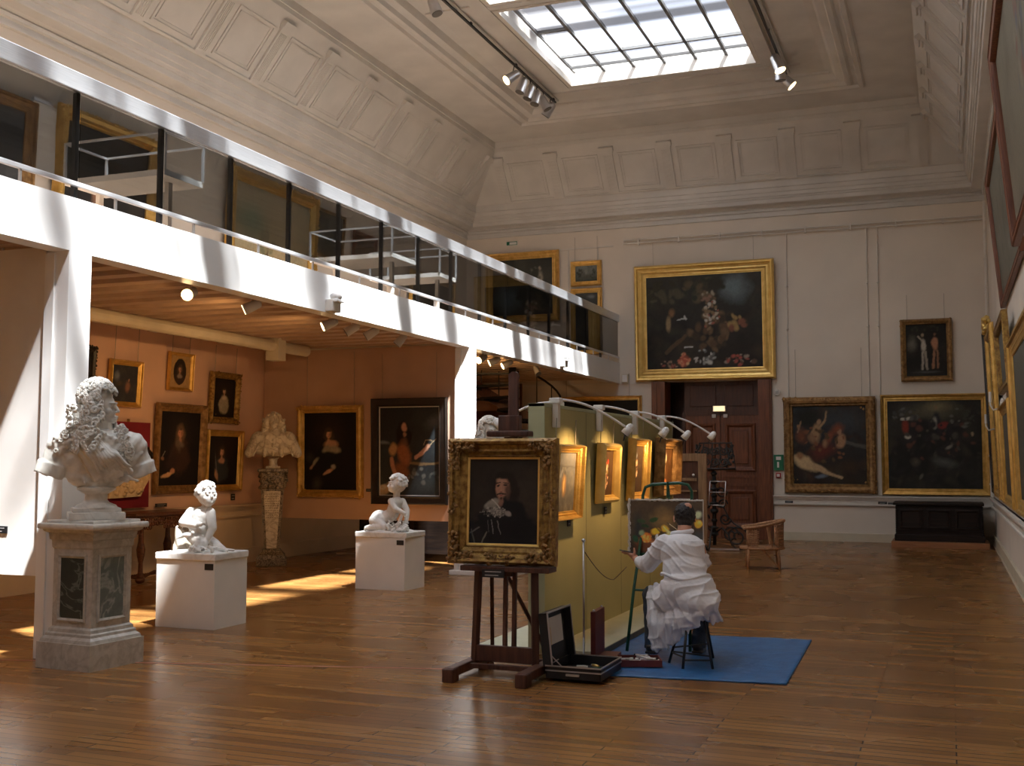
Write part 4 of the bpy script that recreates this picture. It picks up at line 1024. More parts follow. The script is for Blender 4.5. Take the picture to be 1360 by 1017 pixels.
def wig_bust(root, seed=1, turn=60, z0=0.0):
    """marble bust: socle, draped torso, head with a long curled wig. Local: faces -Y, head turned by `turn` degrees towards +X."""
    r = random.Random(seed)
    # socle
    m = MB()
    m.box((0, 0, .03), (.42, .36, .06), bev=.012); m.box((0, 0, .075), (.36, .31, .04), bev=.012)
    m.lathe([(.165, .095), (.15, .115), (.10, .135), (.085, .155), (.085, .20), (.11, .215), (.145, .235), (.15, .25), (.12, .262)], n=28)
    s = m.build('socle', M['marble'], root); auto_smooth(s, 40)
    # torso
    m = MB()
    m.ball((0, 0, .49), .23, 3, scale=(1.25, .74, .95))
    m.ball((0, .0, .37), .17, 3, scale=(1.45, .8, .85))
    m.ball((0, -.02, .60), .20, 3, scale=(1.55, .78, .62))
    m.capsule((0, -.02, .30), (0, -.02, .42), .10, .15)
    for sx in (-1, 1):
        m.ball((sx * .25, .0, .58), .13, 3, scale=(1.0, .95, .95))
        m.capsule((sx * .26, .01, .57), (sx * .325, .02, .43), .12, .10)
        m.cyl((sx * .325, .02, .44), (sx * .36, .02, .345), .118, .112, 20)     # sleeve cuff
    m.capsule((0, .0, .64), (.01, -.01, .78), .085, .075)
    # diagonal cloak folds
    for i in range(9):
        t = i / 8
        a = Vector((-.20 + .20 * t, -.10 - .08 * math.sin(t * 3), .68 - .05 * t)); b_ = Vector((-.02 + .26 * t, -.13 - .03 * t, .33 + .06 * t + r.uniform(-.02, .02)))
        mid = (a + b_) / 2 + Vector((0, -.06, 0))
        m.capsule(a, mid, .028, .034); m.capsule(mid, b_, .034, .020)
    for i in range(5):
        m.capsule((.20 + .03 * i, -.10 + .02 * i, .66 - .02 * i), (.24 + .02 * i, -.08, .44 + .02 * i), .022, .026)
    for i in range(6):
        m.capsule((-.10 + .06 * i, -.10, .34), (-.12 + .08 * i + .02, -.13, .30 + r.uniform(-.02, .02)), .022, .012)
    # lace cravat and rosettes
    for i in range(46):
        m.ball((.02 + rv(r, -.07, .09) * (1 + i / 46), -.15 - rv(r, 0, .025), .68 - i / 46 * .20), rv(r, .016, .028), 1)
    for i in range(60):
        a = rv(r, 0, 2 * PI); q = math.sqrt(r.random())
        m.ball((-.24 + math.cos(a) * .10 * q, -.09 - .04 * (1 - q), .60 + math.sin(a) * .10 * q), rv(r, .012, .024), 1)
    organic('torso', m, .008, M['marble'], root, 2, folds((1, .2, -.7), 62, .004, seed, .3, .72))
    # head
    hd = bpy.data.objects.new('head_pose', None)
    R = Matrix.Translation((.015, -.02, .0)) @ Matrix.Rotation(math.radians(turn), 4, 'Z') @ Matrix.Translation((0, 0, .72)) @ Matrix.Scale(1.14, 4) @ Matrix.Translation((0, 0, -.735))
    bpy.data.objects.remove(hd)
    m = MB(); P = lambda x, y, z: R @ Vector((x, y, z))
    qz = Euler((0, 0, math.radians(turn)))
    m.ball(P(0, -.005, .895), .105, 3, scale=(.80, 1.0, 1.18), rot=qz)
    m.ball(P(0, -.05, .845), .07, 3, scale=(.85, .85, 1.0), rot=qz)
    m.ball(P(0, -.085, .795), .026, 2)
    m.capsule(P(0, -.098, .905), P(0, -.124, .860), .009, .013)
    m.ball(P(0, -.112, .822), .020, 2, scale=(1.4, .7, .38), rot=qz); m.ball(P(0, -.110, .808), .018, 2, scale=(1.3, .7, .38), rot=qz)
    for sx in (-1, 1):
        m.capsule(P(sx * .014, -.104, .918), P(sx * .055, -.085, .915), .010, .008)
        m.ball(P(sx * .036, -.083, .895), .018, 2); m.ball(P(sx * .045, -.07, .86), .026, 2)
        m.ball(P(sx * .011, -.112, .853), .009, 1)
    m.capsule(P(0, .0, .74), P(0, -.005, .84), .066, .06)
    organic('head', m, .0055, M['marble'], root, 2)
    # wig: a soft mass under crisp carved curls
    base = MB()
    base.ball(P(0, .035, .955), .118, 3, scale=(1.0, 1.0, 1.0))
    base.ball(P(0, .07, .82), .125, 3, scale=(1.1, .8, 1.3))
    for sx in (-1, 1): base.capsule(P(sx * .088, .015, .92), P(sx * .15, .03, .66), .055, .085)
    base.capsule(P(0, .09, .84), P(-.02, .12, .60), .10, .11)
    organic('wig', base, .010, M['marble'], root, 3)
    m = MB()
    def curl(p, n, q):
        n = Vector(n).normalized(); t = n.cross(Vector((0, 0, 1)))
        t = t.normalized() if t.length > .1 else Vector((1, 0, 0)); b2 = n.cross(t)
        k = 9; w0 = r.uniform(0, 2 * PI); sg = r.choice((-1, 1))
        pts = [Vector(p) + (t * math.cos(w0 + sg * a_) + b2 * math.sin(w0 + sg * a_)) * q * (1 - .62 * i / k) + n * (.018 * i / k) for i, a_ in enumerate([j / (k - 1) * 2 * PI * 1.2 for j in range(k)])]
        m.tube(pts, q * .40, 6, taper=[.55] + [1.0] * (k - 2) + [.6])
    Ri = R.to_3x3().normalized()
    for i in range(560):
        u = r.random()
        if u < .40:      # crown and temples, leaving the face free
            th = r.uniform(0, 2 * PI); ph = r.uniform(-.35, 1.5)
            d = Vector((math.cos(th) * math.cos(ph), math.sin(th) * math.cos(ph), math.sin(ph)))
            if d.y < -.40 and d.z < .30: continue
            p = Vector((0, .030, .962)) + Vector((d.x * .125, d.y * .125, d.z * .122)); n = d
        elif u < .86:
            sx = r.choice((-1, 1)); z = r.uniform(.57, .99); a_ = r.uniform(-1.35, 1.8)
            n = Vector((sx * math.cos(a_), math.sin(a_) * .9, 0)); wd = .075 + .06 * (1 - (z - .6) / .35)
            p = Vector((sx * (.078 + .06 * (.95 - z) / .35), .02, z)) + n * wd * .80
            if p.y < -.062 and z > .76: continue
        else:
            z = r.uniform(.56, .9); a_ = r.uniform(0, PI); n = Vector((math.cos(a_), math.sin(a_), 0)); p = Vector((0, .11, z)) + n * .11
        curl(R @ p, Ri @ n, r.uniform(.017, .030))
    m.build('curls', M['marble'], root, True)
    m = MB()
    for i in range(44):     # long front lock falling on the chest
        t = i / 44
        curl(Vector((.15 + .07 * t + rv(r, -.045, .045), -.125 - .035 * math.sin(t * 3), .74 - .28 * t)), (.3, -1, .1), r.uniform(.016, .026))
    m.build('front_lock', M['marble'], root, True)
    m = MB()
    for i in range(60):     # curls and rosettes on the near shoulder
        t = i / 60
        curl(Vector((-.16 - .10 * t + rv(r, -.06, .05), -.10 - .04 * (1 - t) + rv(r, -.01, .02), .76 - .20 * t + rv(r, -.03, .03))), (-.3, -1, .25), r.uniform(.016, .027))
    m.build('shoulder_curls', M['marble'], root, True)
    # draped cloak folds, cut sharper than the torso
    m = MB()
    for i in range(8):
        t = i / 7
        a_ = Vector((-.19 + .16 * t, -.155 - .02 * math.sin(t * 3), .66 - .02 * t)); c_ = Vector((.02 + .22 * t, -.165 - .02 * t, .36 + .05 * t)); md = (a_ + c_) / 2 + Vector((.015, -.055, -.02))
        pts = [a_.lerp(md, k / 5) if k < 5 else md.lerp(c_, (k - 5) / 5) for k in range(11)]
        pts = [p + Vector((0, -.02 * math.sin(PI * k / 10), .010 * math.sin(k * 1.3 + i))) for k, p in enumerate(pts)]
        m.tube(pts, .017, 6, taper=[.4, .8, 1, 1.1, 1.1, 1.1, 1.1, 1, .9, .8, .4])
    m.build('cloak_folds', M['marble'], root, True)
    return root

# pedestal of the near bust
px, py = -6.38, 7.17
e = thing('pedestal', 'tall square grey marble pedestal with green marble panels, at the left foreground', 'pedestal', (px, py, 0), math.radians(-4))
m = MB(); m.lathe([(.283, 0), (.283, .20)], sq=True); b0 = m.build('base_block', M['marbleped'], e)
m = MB(); m.lathe([(.268, .20), (.262, .225), (.240, .245), (.238, .265), (.225, .275), (.222, .30), (.205, .315)], sq=True); m.build('base_moulding', M['marbleped'], e)
m = MB(); m.lathe([(.205, .315), (.205, .915)], sq=True); sh = m.build('shaft', M['marbleped'], e)
for a in range(4):
    Rm = Matrix.Rotation(a * PI / 2, 4, 'Z')
    q = MB(); q.rectsweep(.30, .52, [(0, 0), (0, .012), (.012, .016), (.028, .004), (.028, 0)], 0, .615); q.xf(Rm @ Matrix.Translation((0, -.205, 0))); q.build('panel_frame', M['marbleped'], sh)
    q = MB(); q.bb(-.125, .125, -.2085, -.20, .375, .855); q.xf(Rm); q.build('inset_panel', M['greenmarble'] if a == 0 else M['greenmarblelight'], sh)
m = MB(); m.lathe([(.205, .915), (.215, .93), (.218, .985), (.23, .99), (.235, 1.04), (.262, 1.055), (.27, 1.075)], sq=True); m.build('cornice', M['marbleped'], e)
m = MB(); m.box((0, 0, 1.095), (.60, .60, .045), bev=.015); m.box((0, 0, 1.125), (.50, .50, .03), bev=.008); m.build('top_slab', M['marble'], e)
bust = thing('marble_bust', 'large white marble bust with a long curled wig on the foreground pedestal', 'bust', (px + .015, py, 1.14), math.radians(46), 'wigged marble busts')
wig_bust(bust, 3, 66)
del bust['group']

# third bust, mostly hidden behind the easel picture
e = thing('plinth', 'low white plinth of the bust hidden behind the framed portrait on the easel', 'plinth', (-6.18, 14.95, 0))
MB().box((0, 0, .035), (.98, .62, .07), bev=.012).build('base_block', M['white'], e)
m = MB()
for i in range(12): m.cyl((-.40 + i * .073, -.25, .07), (-.40 + i * .073, -.25, 1.05), .034, n=10)
m.bb(-.44, .44, -.24, .28, .07, 1.05); m.build('fluted_shaft', M['white'], e)
MB().box((0, 0, 1.075), (.96, .62, .05), bev=.01).build('top_slab', M['marble'], e)
b3 = copy_tree(bust); b3.location = (-6.17, 14.95, 1.14); b3.rotation_euler = (0, 0, math.radians(-20))
b3['label'] = 'sunlit curled marble wig of a bust, just showing above the framed portrait on the easel'

# plinths with marble children
def plinth(label, x, y, w, d, zt, rz):
    e = thing('plinth', label, 'plinth', (x, y, 0), rz)
    MB().box((0, 0, zt / 2), (w, d, zt), bev=.002).build('body', M['whiteflat'], e)
    m = MB().bb(w / 2 - .115, w / 2 - .015, -d / 2 - .004, -d / 2, zt - .085, zt - .025); m.build('caption_plate', M['label'], e)
    return e
plinth('white box plinth under the seated marble child', -6.90, 9.28, .68, .53, .65, math.radians(0))
plinth('white box plinth under the lying marble child', -6.695, 12.89, .71, .53, .65, math.radians(-2))

def grow_head(m, n0, c, k=1.20):
    c = Vector(c) - Vector((0, 0, .055))
    m.bm.verts.ensure_lookup_table()
    for v in m.bm.verts[n0:]: v.co = c + (v.co - c) * k

def child_seated():
    e = thing('marble_child', 'white marble child seated on drapery with arms crossed, on the nearer white plinth', 'sculpture', (-6.90, 9.28, .65))
    m = MB(); m.box((0, 0, .035), (.70, .56, .07), bev=.012)
    m.ball((-.02, 0, .07), .30, 3, scale=(1.0, .8, .14)); m.build('base_slab', M['plaster'], e)
    r = random.Random(5)
    m = MB()     # drapery heap
    m.ball((-.12, 0, .16), .14, 3, scale=(1.05, .9, .95)); m.ball((-.16, .02, .24), .10, 3, scale=(.9, .9, 1.0)); m.ball((.0, -.03, .13), .12, 3, scale=(1.2, .9, .6))
    for i in range(12):
        a = i / 12
        m.capsule((-.24 + .1 * a, -.08 - .03 * math.sin(a * 5), .30 - .06 * a), (-.22 + .26 * a, -.13, .09), .022, .030)
    m.capsule((-.22, .02, .30), (-.26, .0, .14), .03, .05)
    organic('drapery', m, .008, M['marblewarm'], e, 2, folds((1, .2, .6), 70, .004, 4))
    m = MB()     # body
    hip = Vector((-.06, 0, .22)); ch = Vector((-.02, 0, .40))
    m.capsule(hip, ch, .10, .098); m.ball(ch + Vector((0, 0, .015)), .105, 3, scale=(1.05, .9, .9)); m.ball((-.03, -.05, .30), .085, 3)
    m.capsule((0, 0, .46), (.045, 0, .53), .045, .045)
    # right arm bent across the chest, left arm down to the rock
    m.capsule((-.11, -.04, .45), (-.17, -.09, .35), .055, .048); m.capsule((-.17, -.09, .35), (.02, -.14, .33), .046, .034); m.ball((.06, -.14, .34), .032, 2, scale=(1.3, .9, .8))
    m.capsule((.08, .0, .45), (.135, -.03, .30), .052, .042); m.capsule((.135, -.03, .30), (.10, -.09, .16), .040, .030); m.ball((.09, -.10, .14), .034, 2)
    for i in range(4): m.capsule((.07, -.145 + i * .012, .345), (.115, -.15 + i * .016, .355 - i * .008), .009, .007)
    for i in range(4): m.capsule((.09 + i * .012, -.11, .13), (.11 + i * .016, -.14, .105), .009, .007)
    # legs folded under
    m.capsule((-.06, -.05, .19), (.10, -.14, .15), .075, .055); m.capsule((.10, -.14, .15), (.0, -.18, .09), .05, .035)
    m.capsule((-.04, .06, .18), (.13, .03, .13), .075, .055); m.capsule((.13, .03, .13), (.26, -.02, .09), .048, .033); m.capsule((.26, -.02, .09), (.32, -.05, .085), .028, .018)
    n0 = len(m.bm.verts)
    # head turned to the right
    h = Vector((.045, -.01, .615)); q = Euler((0, 0, math.radians(62)))
    f = Matrix.Translation(h) @ q.to_matrix().to_4x4(); P = lambda x, y, z: f @ Vector((x, y, z))
    m.ball(P(0, .01, .0), .082, 3, scale=(.92, 1.08, 1.08), rot=q); m.ball(P(0, -.035, -.04), .055, 3); m.ball(P(0, -.075, -.06), .018, 2)
    m.capsule(P(0, -.08, .0), P(0, -.092, -.02), .008, .012)
    m.ball(P(0, -.082, -.042), .013, 2, scale=(1.5, .7, .5), rot=q)
    for s in (-1, 1):
        m.ball(P(s * .035, -.055, -.03), .024, 2); m.ball(P(s * .03, -.072, .005), .012, 2); m.ball(P(s * .082, .01, -.01), .018, 2, scale=(.5, 1, 1.3), rot=q)
        m.capsule(P(s * .012, -.080, .024), P(s * .045, -.068, .024), .006, .005)
    grow_head(m, n0, h)
    organic('body', m, .006, M['plaster'], e, 2)
    m = MB()
    for i in range(150):
        th = r.uniform(0, 2 * PI); ph = r.uniform(-.35, 1.5); d = Vector((math.cos(th) * math.cos(ph), math.sin(th) * math.cos(ph), math.sin(ph)))
        if d.y < -.3 and d.z < .55: continue
        p = P(d.x * .082, .012 + d.y * .094, .008 + d.z * .094); m.ball(p, r.uniform(.013, .021), 1)
    m.ball(P(0, .02, .012), .082, 3, scale=(.95, 1.02, 1.08), rot=q)
    grow_head(m, 0, h)
    organic('hair', m, .0055, M['plaster'], e, 1)
    m = MB()      # birds and flowers
    m.ball((-.04, -.19, .235), .035, 2, scale=(1.8, .8, .8)); m.capsule((-.09, -.19, .23), (-.16, -.20, .20), .02, .008); m.ball((.02, -.19, .26), .02, 2)
    for i in range(60): m.ball((rv(r, .0, .30), rv(r, -.24, -.10), .085 + rv(r, 0, .045)), rv(r, .012, .022), 1)
    m.capsule((.16, -.10, .11), (.38, -.02, .09), .02, .012)
    organic('flowers', m, .007, M['plaster'], e, 1)
child_seated()

def child_lying():
    e = thing('marble_child', 'white marble child lying on its front and turning its head, on the farther white plinth', 'sculpture', (-6.695, 12.89, .65))
    r = random.Random(8)
    m = MB(); m.box((0, 0, .035), (.73, .55, .07), bev=.012); m.ball((0, 0, .07), .32, 3, scale=(1.0, .75, .13)); m.build('base_slab', M['plaster'], e)
    m = MB()
    m.ball((-.16, 0, .22), .115, 3, scale=(1.05, .95, 1.0)); m.ball((-.13, -.06, .20), .10, 3)
    m.capsule((-.12, 0, .21), (.02, 0, .28), .095, .085); m.capsule((.02, 0, .28), (.08, -.01, .42), .085, .088); m.ball((.09, -.02, .44), .088, 3, scale=(1.05, .9, .8))
    # legs
    m.capsule((-.18, -.08, .20), (-.02, -.16, .13), .085, .058); m.capsule((-.02, -.16, .13), (-.22, -.19, .115), .052, .034); m.capsule((-.22, -.19, .115), (-.27, -.18, .09), .026, .018)
    m.capsule((-.20, .06, .18), (-.32, .10, .11), .08, .05); m.capsule((-.30, .08, .12), (-.34, -.02, .10), .035, .03)
    # arms
    m.capsule((.05, -.08, .45), (.13, -.13, .36), .048, .040); m.capsule((.13, -.13, .36), (.24, -.12, .31), .038, .028); m.ball((.255, -.12, .30), .028, 2)
    m.capsule((.15, .03, .45), (.22, .03, .33), .045, .038); m.capsule((.22, .03, .33), (.24, -.03, .20), .036, .028); m.ball((.24, -.04, .18), .028, 2)
    for i in range(4): m.capsule((.255 + i * .006, -.13 + i * .012, .29), (.27 + i * .006, -.14 + i * .012, .26), .008, .006)
    m.capsule((.09, -.02, .50), (.10, -.03, .56), .045, .044)
    n0 = len(m.bm.verts)
    h = Vector((.105, -.035, .655)); q = Euler((0, 0, math.radians(-48)))
    f = Matrix.Translation(h) @ q.to_matrix().to_4x4(); P = lambda x, y, z: f @ Vector((x, y, z))
    m.ball(P(0, .01, 0), .085, 3, scale=(.92, 1.08, 1.05), rot=q); m.ball(P(0, -.04, -.035), .056, 3); m.ball(P(0, -.078, -.058), .018, 2)
    m.capsule(P(0, -.086, .0), P(0, -.098, -.02), .008, .012); m.ball(P(0, -.088, -.042), .013, 2, scale=(1.5, .7, .5), rot=q)
    for s in (-1, 1):
        m.ball(P(s * .035, -.06, -.028), .025, 2); m.ball(P(s * .03, -.076, .006), .012, 2); m.capsule(P(s * .012, -.085, .026), P(s * .045, -.072, .026), .006, .005)
    grow_head(m, n0, h)
    organic('body', m, .006, M['plaster'], e, 2)
    m = MB()
    for i in range(150):
        th = r.uniform(0, 2 * PI); ph = r.uniform(-.3, 1.5); d = Vector((math.cos(th) * math.cos(ph), math.sin(th) * math.cos(ph), math.sin(ph)))
        if d.y < -.3 and d.z < .5: continue
        m.ball(P(d.x * .085, .012 + d.y * .098, .01 + d.z * .096), r.uniform(.014, .022), 1)
    m.ball(P(0, .02, .012), .085, 3, rot=q)
    grow_head(m, 0, h)
    organic('hair', m, .0055, M['plaster'], e, 1)
    m = MB()
    for i in range(130): m.ball((.10 + rv(r, -.08, .2), rv(r, -.22, -.04), .09 + rv(r, 0, .15) * r.random()), rv(r, .012, .024), 1)
    m.capsule((.15, -.12, .10), (.22, -.12, .28), .03, .02)
    organic('flowers', m, .007, M['plaster'], e, 1)
child_lying()

# herm with a bust in the corner of the rose wall
hx, hy = -9.83, 14.95
e = thing('herm_pedestal', 'dark marble tapered pillar with a pale inscribed tablet, in the rose wall corner', 'pedestal', (hx, hy, 0), math.radians(32))
m = MB(); m.box((0, 0, .06), (.46, .42, .12), bev=.01); m.lathe([(.21, .12), (.20, .17), (.15, .22), (.135, .25)], sq=True); m.build('base_block', M['darkmarble'], e)
m = MB(); m.lathe([(.115, .25), (.175, 1.18)], sq=True); m.build('shaft', M['darkmarble'], e)
m = MB(); m.prism([(-.075, -.125, .27), (.075, -.125, .27), (.128, -.183, 1.15), (-.128, -.183, 1.15)], (0, .012, 0)); tb = m.build('tablet', M['marblewarm'], e)
m = MB()
rr = random.Random(3)
for i in range(11):
    z = .74 + i * .036; yy = -.126 - (z - .27) / .88 * .058; hw = .075 + (z - .27) / .88 * .05
    x = -hw
    while x < hw - .02:
        wd = rr.uniform(.012, .03); m.bb(x + .01, min(x + .01 + wd, hw - .01), yy - .003, yy, z, z + .008); x += wd + .012
m.build('inscription', M['darkmarble'], tb)
m = MB(); m.box((0, 0, 1.33), (.36, .36, .30), bev=.03); m.box((0, 0, 1.47), (.46, .44, .05), bev=.012)
for i in range(90):
    a = rr.uniform(0, 2 * PI); m.ball((math.cos(a) * .20, math.sin(a) * .19, rr.uniform(1.2, 1.45)), rr.uniform(.02, .045), 1)
m.build('capital', M['darkmarble'], e, True)
e = thing('marble_bust', 'yellowed marble bust of a wigged man in a buttoned robe on the dark herm pillar', 'bust', (hx, hy, 1.495), math.radians(32))
m = MB(); m.box((0, 0, .02), (.22, .20, .04), bev=.008); m.lathe([(.075, .04), (.06, .09), (.07, .15), (.10, .17)], n=20); auto_smooth(m.build('socle', M['marblewarm'], e), 40)
m = MB(); m.ball((0, 0, .40), .22, 3, scale=(1.5, .75, 1.0)); m.ball((0, 0, .30), .2, 3, scale=(1.6, .7, .6))
for s in (-1, 1): m.capsule((s * .22, 0, .46), (s * .37, .0, .24), .13, .075); m.capsule((s * .10, -.12, .5), (s * .13, -.14, .2), .03, .03)
for i in range(5): m.capsule((-.22 + i * .11, -.11, .46 - abs(i - 2) * .04), (-.30 + i * .15, -.13, .20), .012, .018)
for i in range(5): m.ball((0, -.175, .45 - i * .055), .013, 1)
m.capsule((0, 0, .5), (0, 0, .62), .09, .08)
organic('torso', m, .011, M['marblewarm'], e, 2)
m = MB(); m.ball((0, -.01, .72), .095, 3, scale=(.85, 1, 1.2)); m.ball((0, -.06, .66), .055, 3); m.capsule((0, -.1, .73), (0, -.125, .69), .009, .014); m.ball((0, -.10, .655), .014, 2, scale=(1.5, .7, .5))
for s in (-1, 1): m.ball((s * .035, -.08, .73), .014, 2); m.capsule((s * .012, -.098, .75), (s * .05, -.085, .75), .008, .006)
organic('head', m, .007, M['marblewarm'], e, 2)
m = MB(); m.ball((0, .03, .75), .115, 3)
for s in (-1, 1): m.capsule((s * .10, .0, .74), (s * .14, -.02, .52), .055, .07)
for i in range(190):
    if rr.random() < .4:
        a, p = rr.uniform(0, 2 * PI), rr.uniform(0, 1.5); d = Vector((math.cos(a) * math.cos(p), math.sin(a) * math.cos(p), math.sin(p)))
        if d.y < -.3 and d.z < .7: continue
        m.ball(Vector((0, .02, .75)) + d * .125, rr.uniform(.016, .026), 1)
    else:
        s = rr.choice((-1, 1)); z = rr.uniform(.46, .78); a = rr.uniform(-1.4, 1.6); m.ball((s * (.11 + (.78 - z) * .1) + s * math.cos(a) * .05, -.01 + math.sin(a) * .065, z), rr.uniform(.016, .026), 1)
organic('wig', m, .008, M['marblewarm'], e, 1)
# ------------------------------------------------------------------ picture on the studio easel
EX, EY = -3.15, 7.90
e = thing('studio_easel', 'dark wooden studio easel with a tall mast carrying the framed man portrait', 'easel', (EX, EY, 0))
def epart(name, m, par=e): return m.build(name, M['easel'], par)
for s in (-1, 1):
    m = MB(); m.bb(s * .285 - .04, s * .285 + .04, -.36, .40, .035, .105, bev=.012); m.bb(s * .285 - .045, s * .285 + .045, -.38, -.26, 0, .10, bev=.012); m.bb(s * .285 - .045, s * .285 + .045, .30, .42, 0, .08, bev=.01)
    epart('foot', m)
    epart('upright', MB().bar((s * .245, .04, .09), (s * .21, .10, 1.55), .055, .04, bev=.004))
    epart('brace', MB().bar((s * .24, .38, .09), (s * .04 - .10, .12, .82), .03, .025))
epart('lower_crossbar', MB().bb(-.245, .245, .02, .06, .10, .22, bev=.006))
epart('stretcher', MB().bb(-.25, .25, -.05, .0, .055, .09, bev=.004))
epart('rear_stretcher', MB().bb(-.25, .25, .25, .30, .055, .10, bev=.004))
for s in (-.028, .045): epart('slide_rail', MB().bar((s + .02, .06, .16), (s + .02, .105, 1.5), .030, .03))
m = MB(); m.bb(-.03, .06, .03, .09, .74, .82, bev=.004); epart('slide_block', m)
m = MB(); m.bar((.02, .11, .80), (.02, .17, 2.26), .085, .03, bev=.01); m.cyl((.02, .155, 2.26), (.02, .185, 2.26), .043, n=24); epart('mast', m)
m = MB(); m.bb(-.085, .085, .10, .18, 1.80, 1.96, bev=.008); epart('clamp_block', m)
m = MB(); m.bb(-.15, .19, .02, .15, 1.795, 1.84, bev=.012); epart('top_clamp', m)
m = MB(); m.bb(-.31, .40, -.10, .08, .785, .825, bev=.006); epart('tray', m)
e2 = wall_label('black caption plate fixed under the framed man portrait on the easel', (-3.18, EY - .12, .775), 0, .18, .06)

pf = painting('portrait of a moustached man with a lace collar, carved gilt frame, on the easel', (EX + .0, EY + .02, 1.305), 1.5, 0, .865, .95, .148, .10, 'classic', M['golddark'],
    [('bg', (.030, .022, .016)), ('n', (.045, .034, .026), .5, 3), ('e', .80, .55, .3, .4, 0, (.052, .038, .028), 1.0),
     ('e', .50, .10, .50, .36, 0, (.010, .009, .010), .2), ('e', .56, .34, .30, .22, -20, (.009, .008, .009), .25), ('e', .16, .06, .12, .2, 25, (.018, .017, .017), .6),
     ('e', .52, .72, .155, .16, 0, (.022, .015, .011), .3), ('e', .63, .62, .09, .15, 15, (.020, .014, .010), .4), ('e', .40, .66, .07, .12, 0, (.022, .015, .011), .5),
     ('e', .46, .50, .05, .08, 0, (.25, .13, .09), .4),
     ('e', .33, .47, .105, .06, 28, (.32, .29, .24), .4), ('e', .38, .40, .13, .065, -15, (.24, .22, .19), .4), ('spk', .36, .375, .17, .06, 110, .013, [(.36, .33, .28), (.22, .20, .18), (.07, .06, .055), (.42, .38, .33), (.10, .09, .08)]), ('e', .56, .36, .05, .035, -20, (.30, .27, .24), .4),
     ('l', .33, .52, .45, .42, .010, (.52, .47, .40)),
     ('e', .475, .655, .095, .135, 0, (.44, .235, .155), .28), ('e', .56, .63, .045, .12, 0, (.13, .07, .05), .7), ('e', .47, .735, .085, .04, 0, (.48, .28, .19), .7), ('e', .50, .80, .11, .05, 0, (.020, .014, .010), .4),
     ('e', .425, .68, .028, .013, 0, (.03, .02, .015), .5), ('e', .525, .68, .028, .013, 0, (.03, .02, .015), .5), ('l', .385, .705, .455, .708, .007, (.05, .03, .02)), ('l', .50, .708, .565, .70, .007, (.05, .03, .02)),
     ('l', .475, .68, .465, .615, .010, (.50, .27, .18)), ('e', .468, .608, .024, .013, 0, (.30, .13, .09), .5), ('l', .415, .585, .46, .592, .010, (.05, .03, .02)), ('l', .475, .592, .53, .582, .010, (.05, .03, .02)), ('e', .468, .572, .026, .010, 0, (.34, .09, .07), .5), ('e', .47, .535, .02, .025, 0, (.06, .035, .025), .6),
     ('l', .33, .28, .37, .13, .006, (.22, .21, .20)), ('l', .41, .28, .46, .13, .006, (.20, .19, .18)), ('l', .28, .27, .30, .14, .005, (.13, .125, .12)), ('l', .02, .12, .16, .20, .012, (.12, .11, .10)), ('l', .20, .02, .26, .14, .012, (.16, .15, .12)), ('l', .10, .02, .06, .18, .010, (.10, .10, .09))],
    230, 61, orn=0, liner=(M['goldbright'], .10))
pf.rotation_euler = (math.radians(-2.5), 0, math.radians(1.5))
# carved acanthus clusters on the corners and centres of that frame
rr = random.Random(12); m = MB()
def leafcluster(cx, cz, dx, dz, n):
    for i in range(n):
        t = rr.uniform(-1, 1); s = rr.uniform(-.5, .5)
        x = cx + dx * t + (0 if dx else s * .07); z = cz + dz * t + (0 if dz else s * .07)
        m.ball((x, -.085 + rr.uniform(-.015, .02), z), rr.uniform(.008, .016), 1, scale=(rr.uniform(.7, 1.7), .7, rr.uniform(.7, 1.7)), rot=Euler((0, rr.uniform(0, 3), 0)))
for sx in (-1, 1):
    for sz in (-1, 1):
        leafcluster(sx * .32, sz * .418, .10, 0, 70); leafcluster(sx * .378, sz * .345, 0, .11, 70)
leafcluster(0, -.43, .12, 0, 40); leafcluster(-.39, 0, 0, .1, 14); leafcluster(.39, 0, 0, .1, 14)
for i in range(70):
    m.ball((-.27 + .54 * i / 69, -.045, .345), .005, 1); m.ball((-.27 + .54 * i / 69, -.05, -.340), .005, 1)
for i in range(16):
    m.ball((-.434, -.055, .46 - i * .022 + rr.uniform(-.004, .004)), rr.uniform(.010, .017), 1)
m.build('carved_leaves', M['goldbrown'], pf, True)

# ------------------------------------------------------------------ green partition on a platform
GX0, GX1, GY0, GY1, GH = -3.31, -3.165, 8.87, 13.62, 2.10
e = thing('display_wall', 'free-standing olive green display wall on a low cream platform', 'display wall', ((GX0 + GX1) / 2, (GY0 + GY1) / 2, 0))
cx, cy = (GX0 + GX1) / 2, (GY0 + GY1) / 2
m = MB().bb(GX0 - .48 - cx, GX1 + .44 - cx, GY0 + .05 - cy, GY1 + .1 - cy, 0, .05, bev=.004); m.build('platform', M['platform'], e)
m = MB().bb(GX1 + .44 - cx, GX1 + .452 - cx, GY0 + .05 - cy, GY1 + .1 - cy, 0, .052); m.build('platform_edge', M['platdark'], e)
m = MB().bb(GX0 + .01 - cx, GX1 - .01 - cx, GY0 + .01 - cy, GY1 - .01 - cy, .05, GH - .02); m.build('panel', M['olive'], e)
m = MB().bb(GX0 - cx, GX1 - cx, GY0 - cy, GY0 + .012 - cy, .05, GH).bb(GX0 - cx, GX1 - cx, GY0 - cy, GY1 - cy, GH - .03, GH, bev=.003); m.build('end_cap', M['oliveend'], e)
m = MB()
for k in range(1, 4): m.bb(GX1 - .012 - cx, GX1 - .0085 - cx, GY0 + 1.19 * k - .002 - cy, GY0 + 1.19 * k + .002 - cy, .06, GH - .04)
m.build('board_joint', M['platdark'], e)

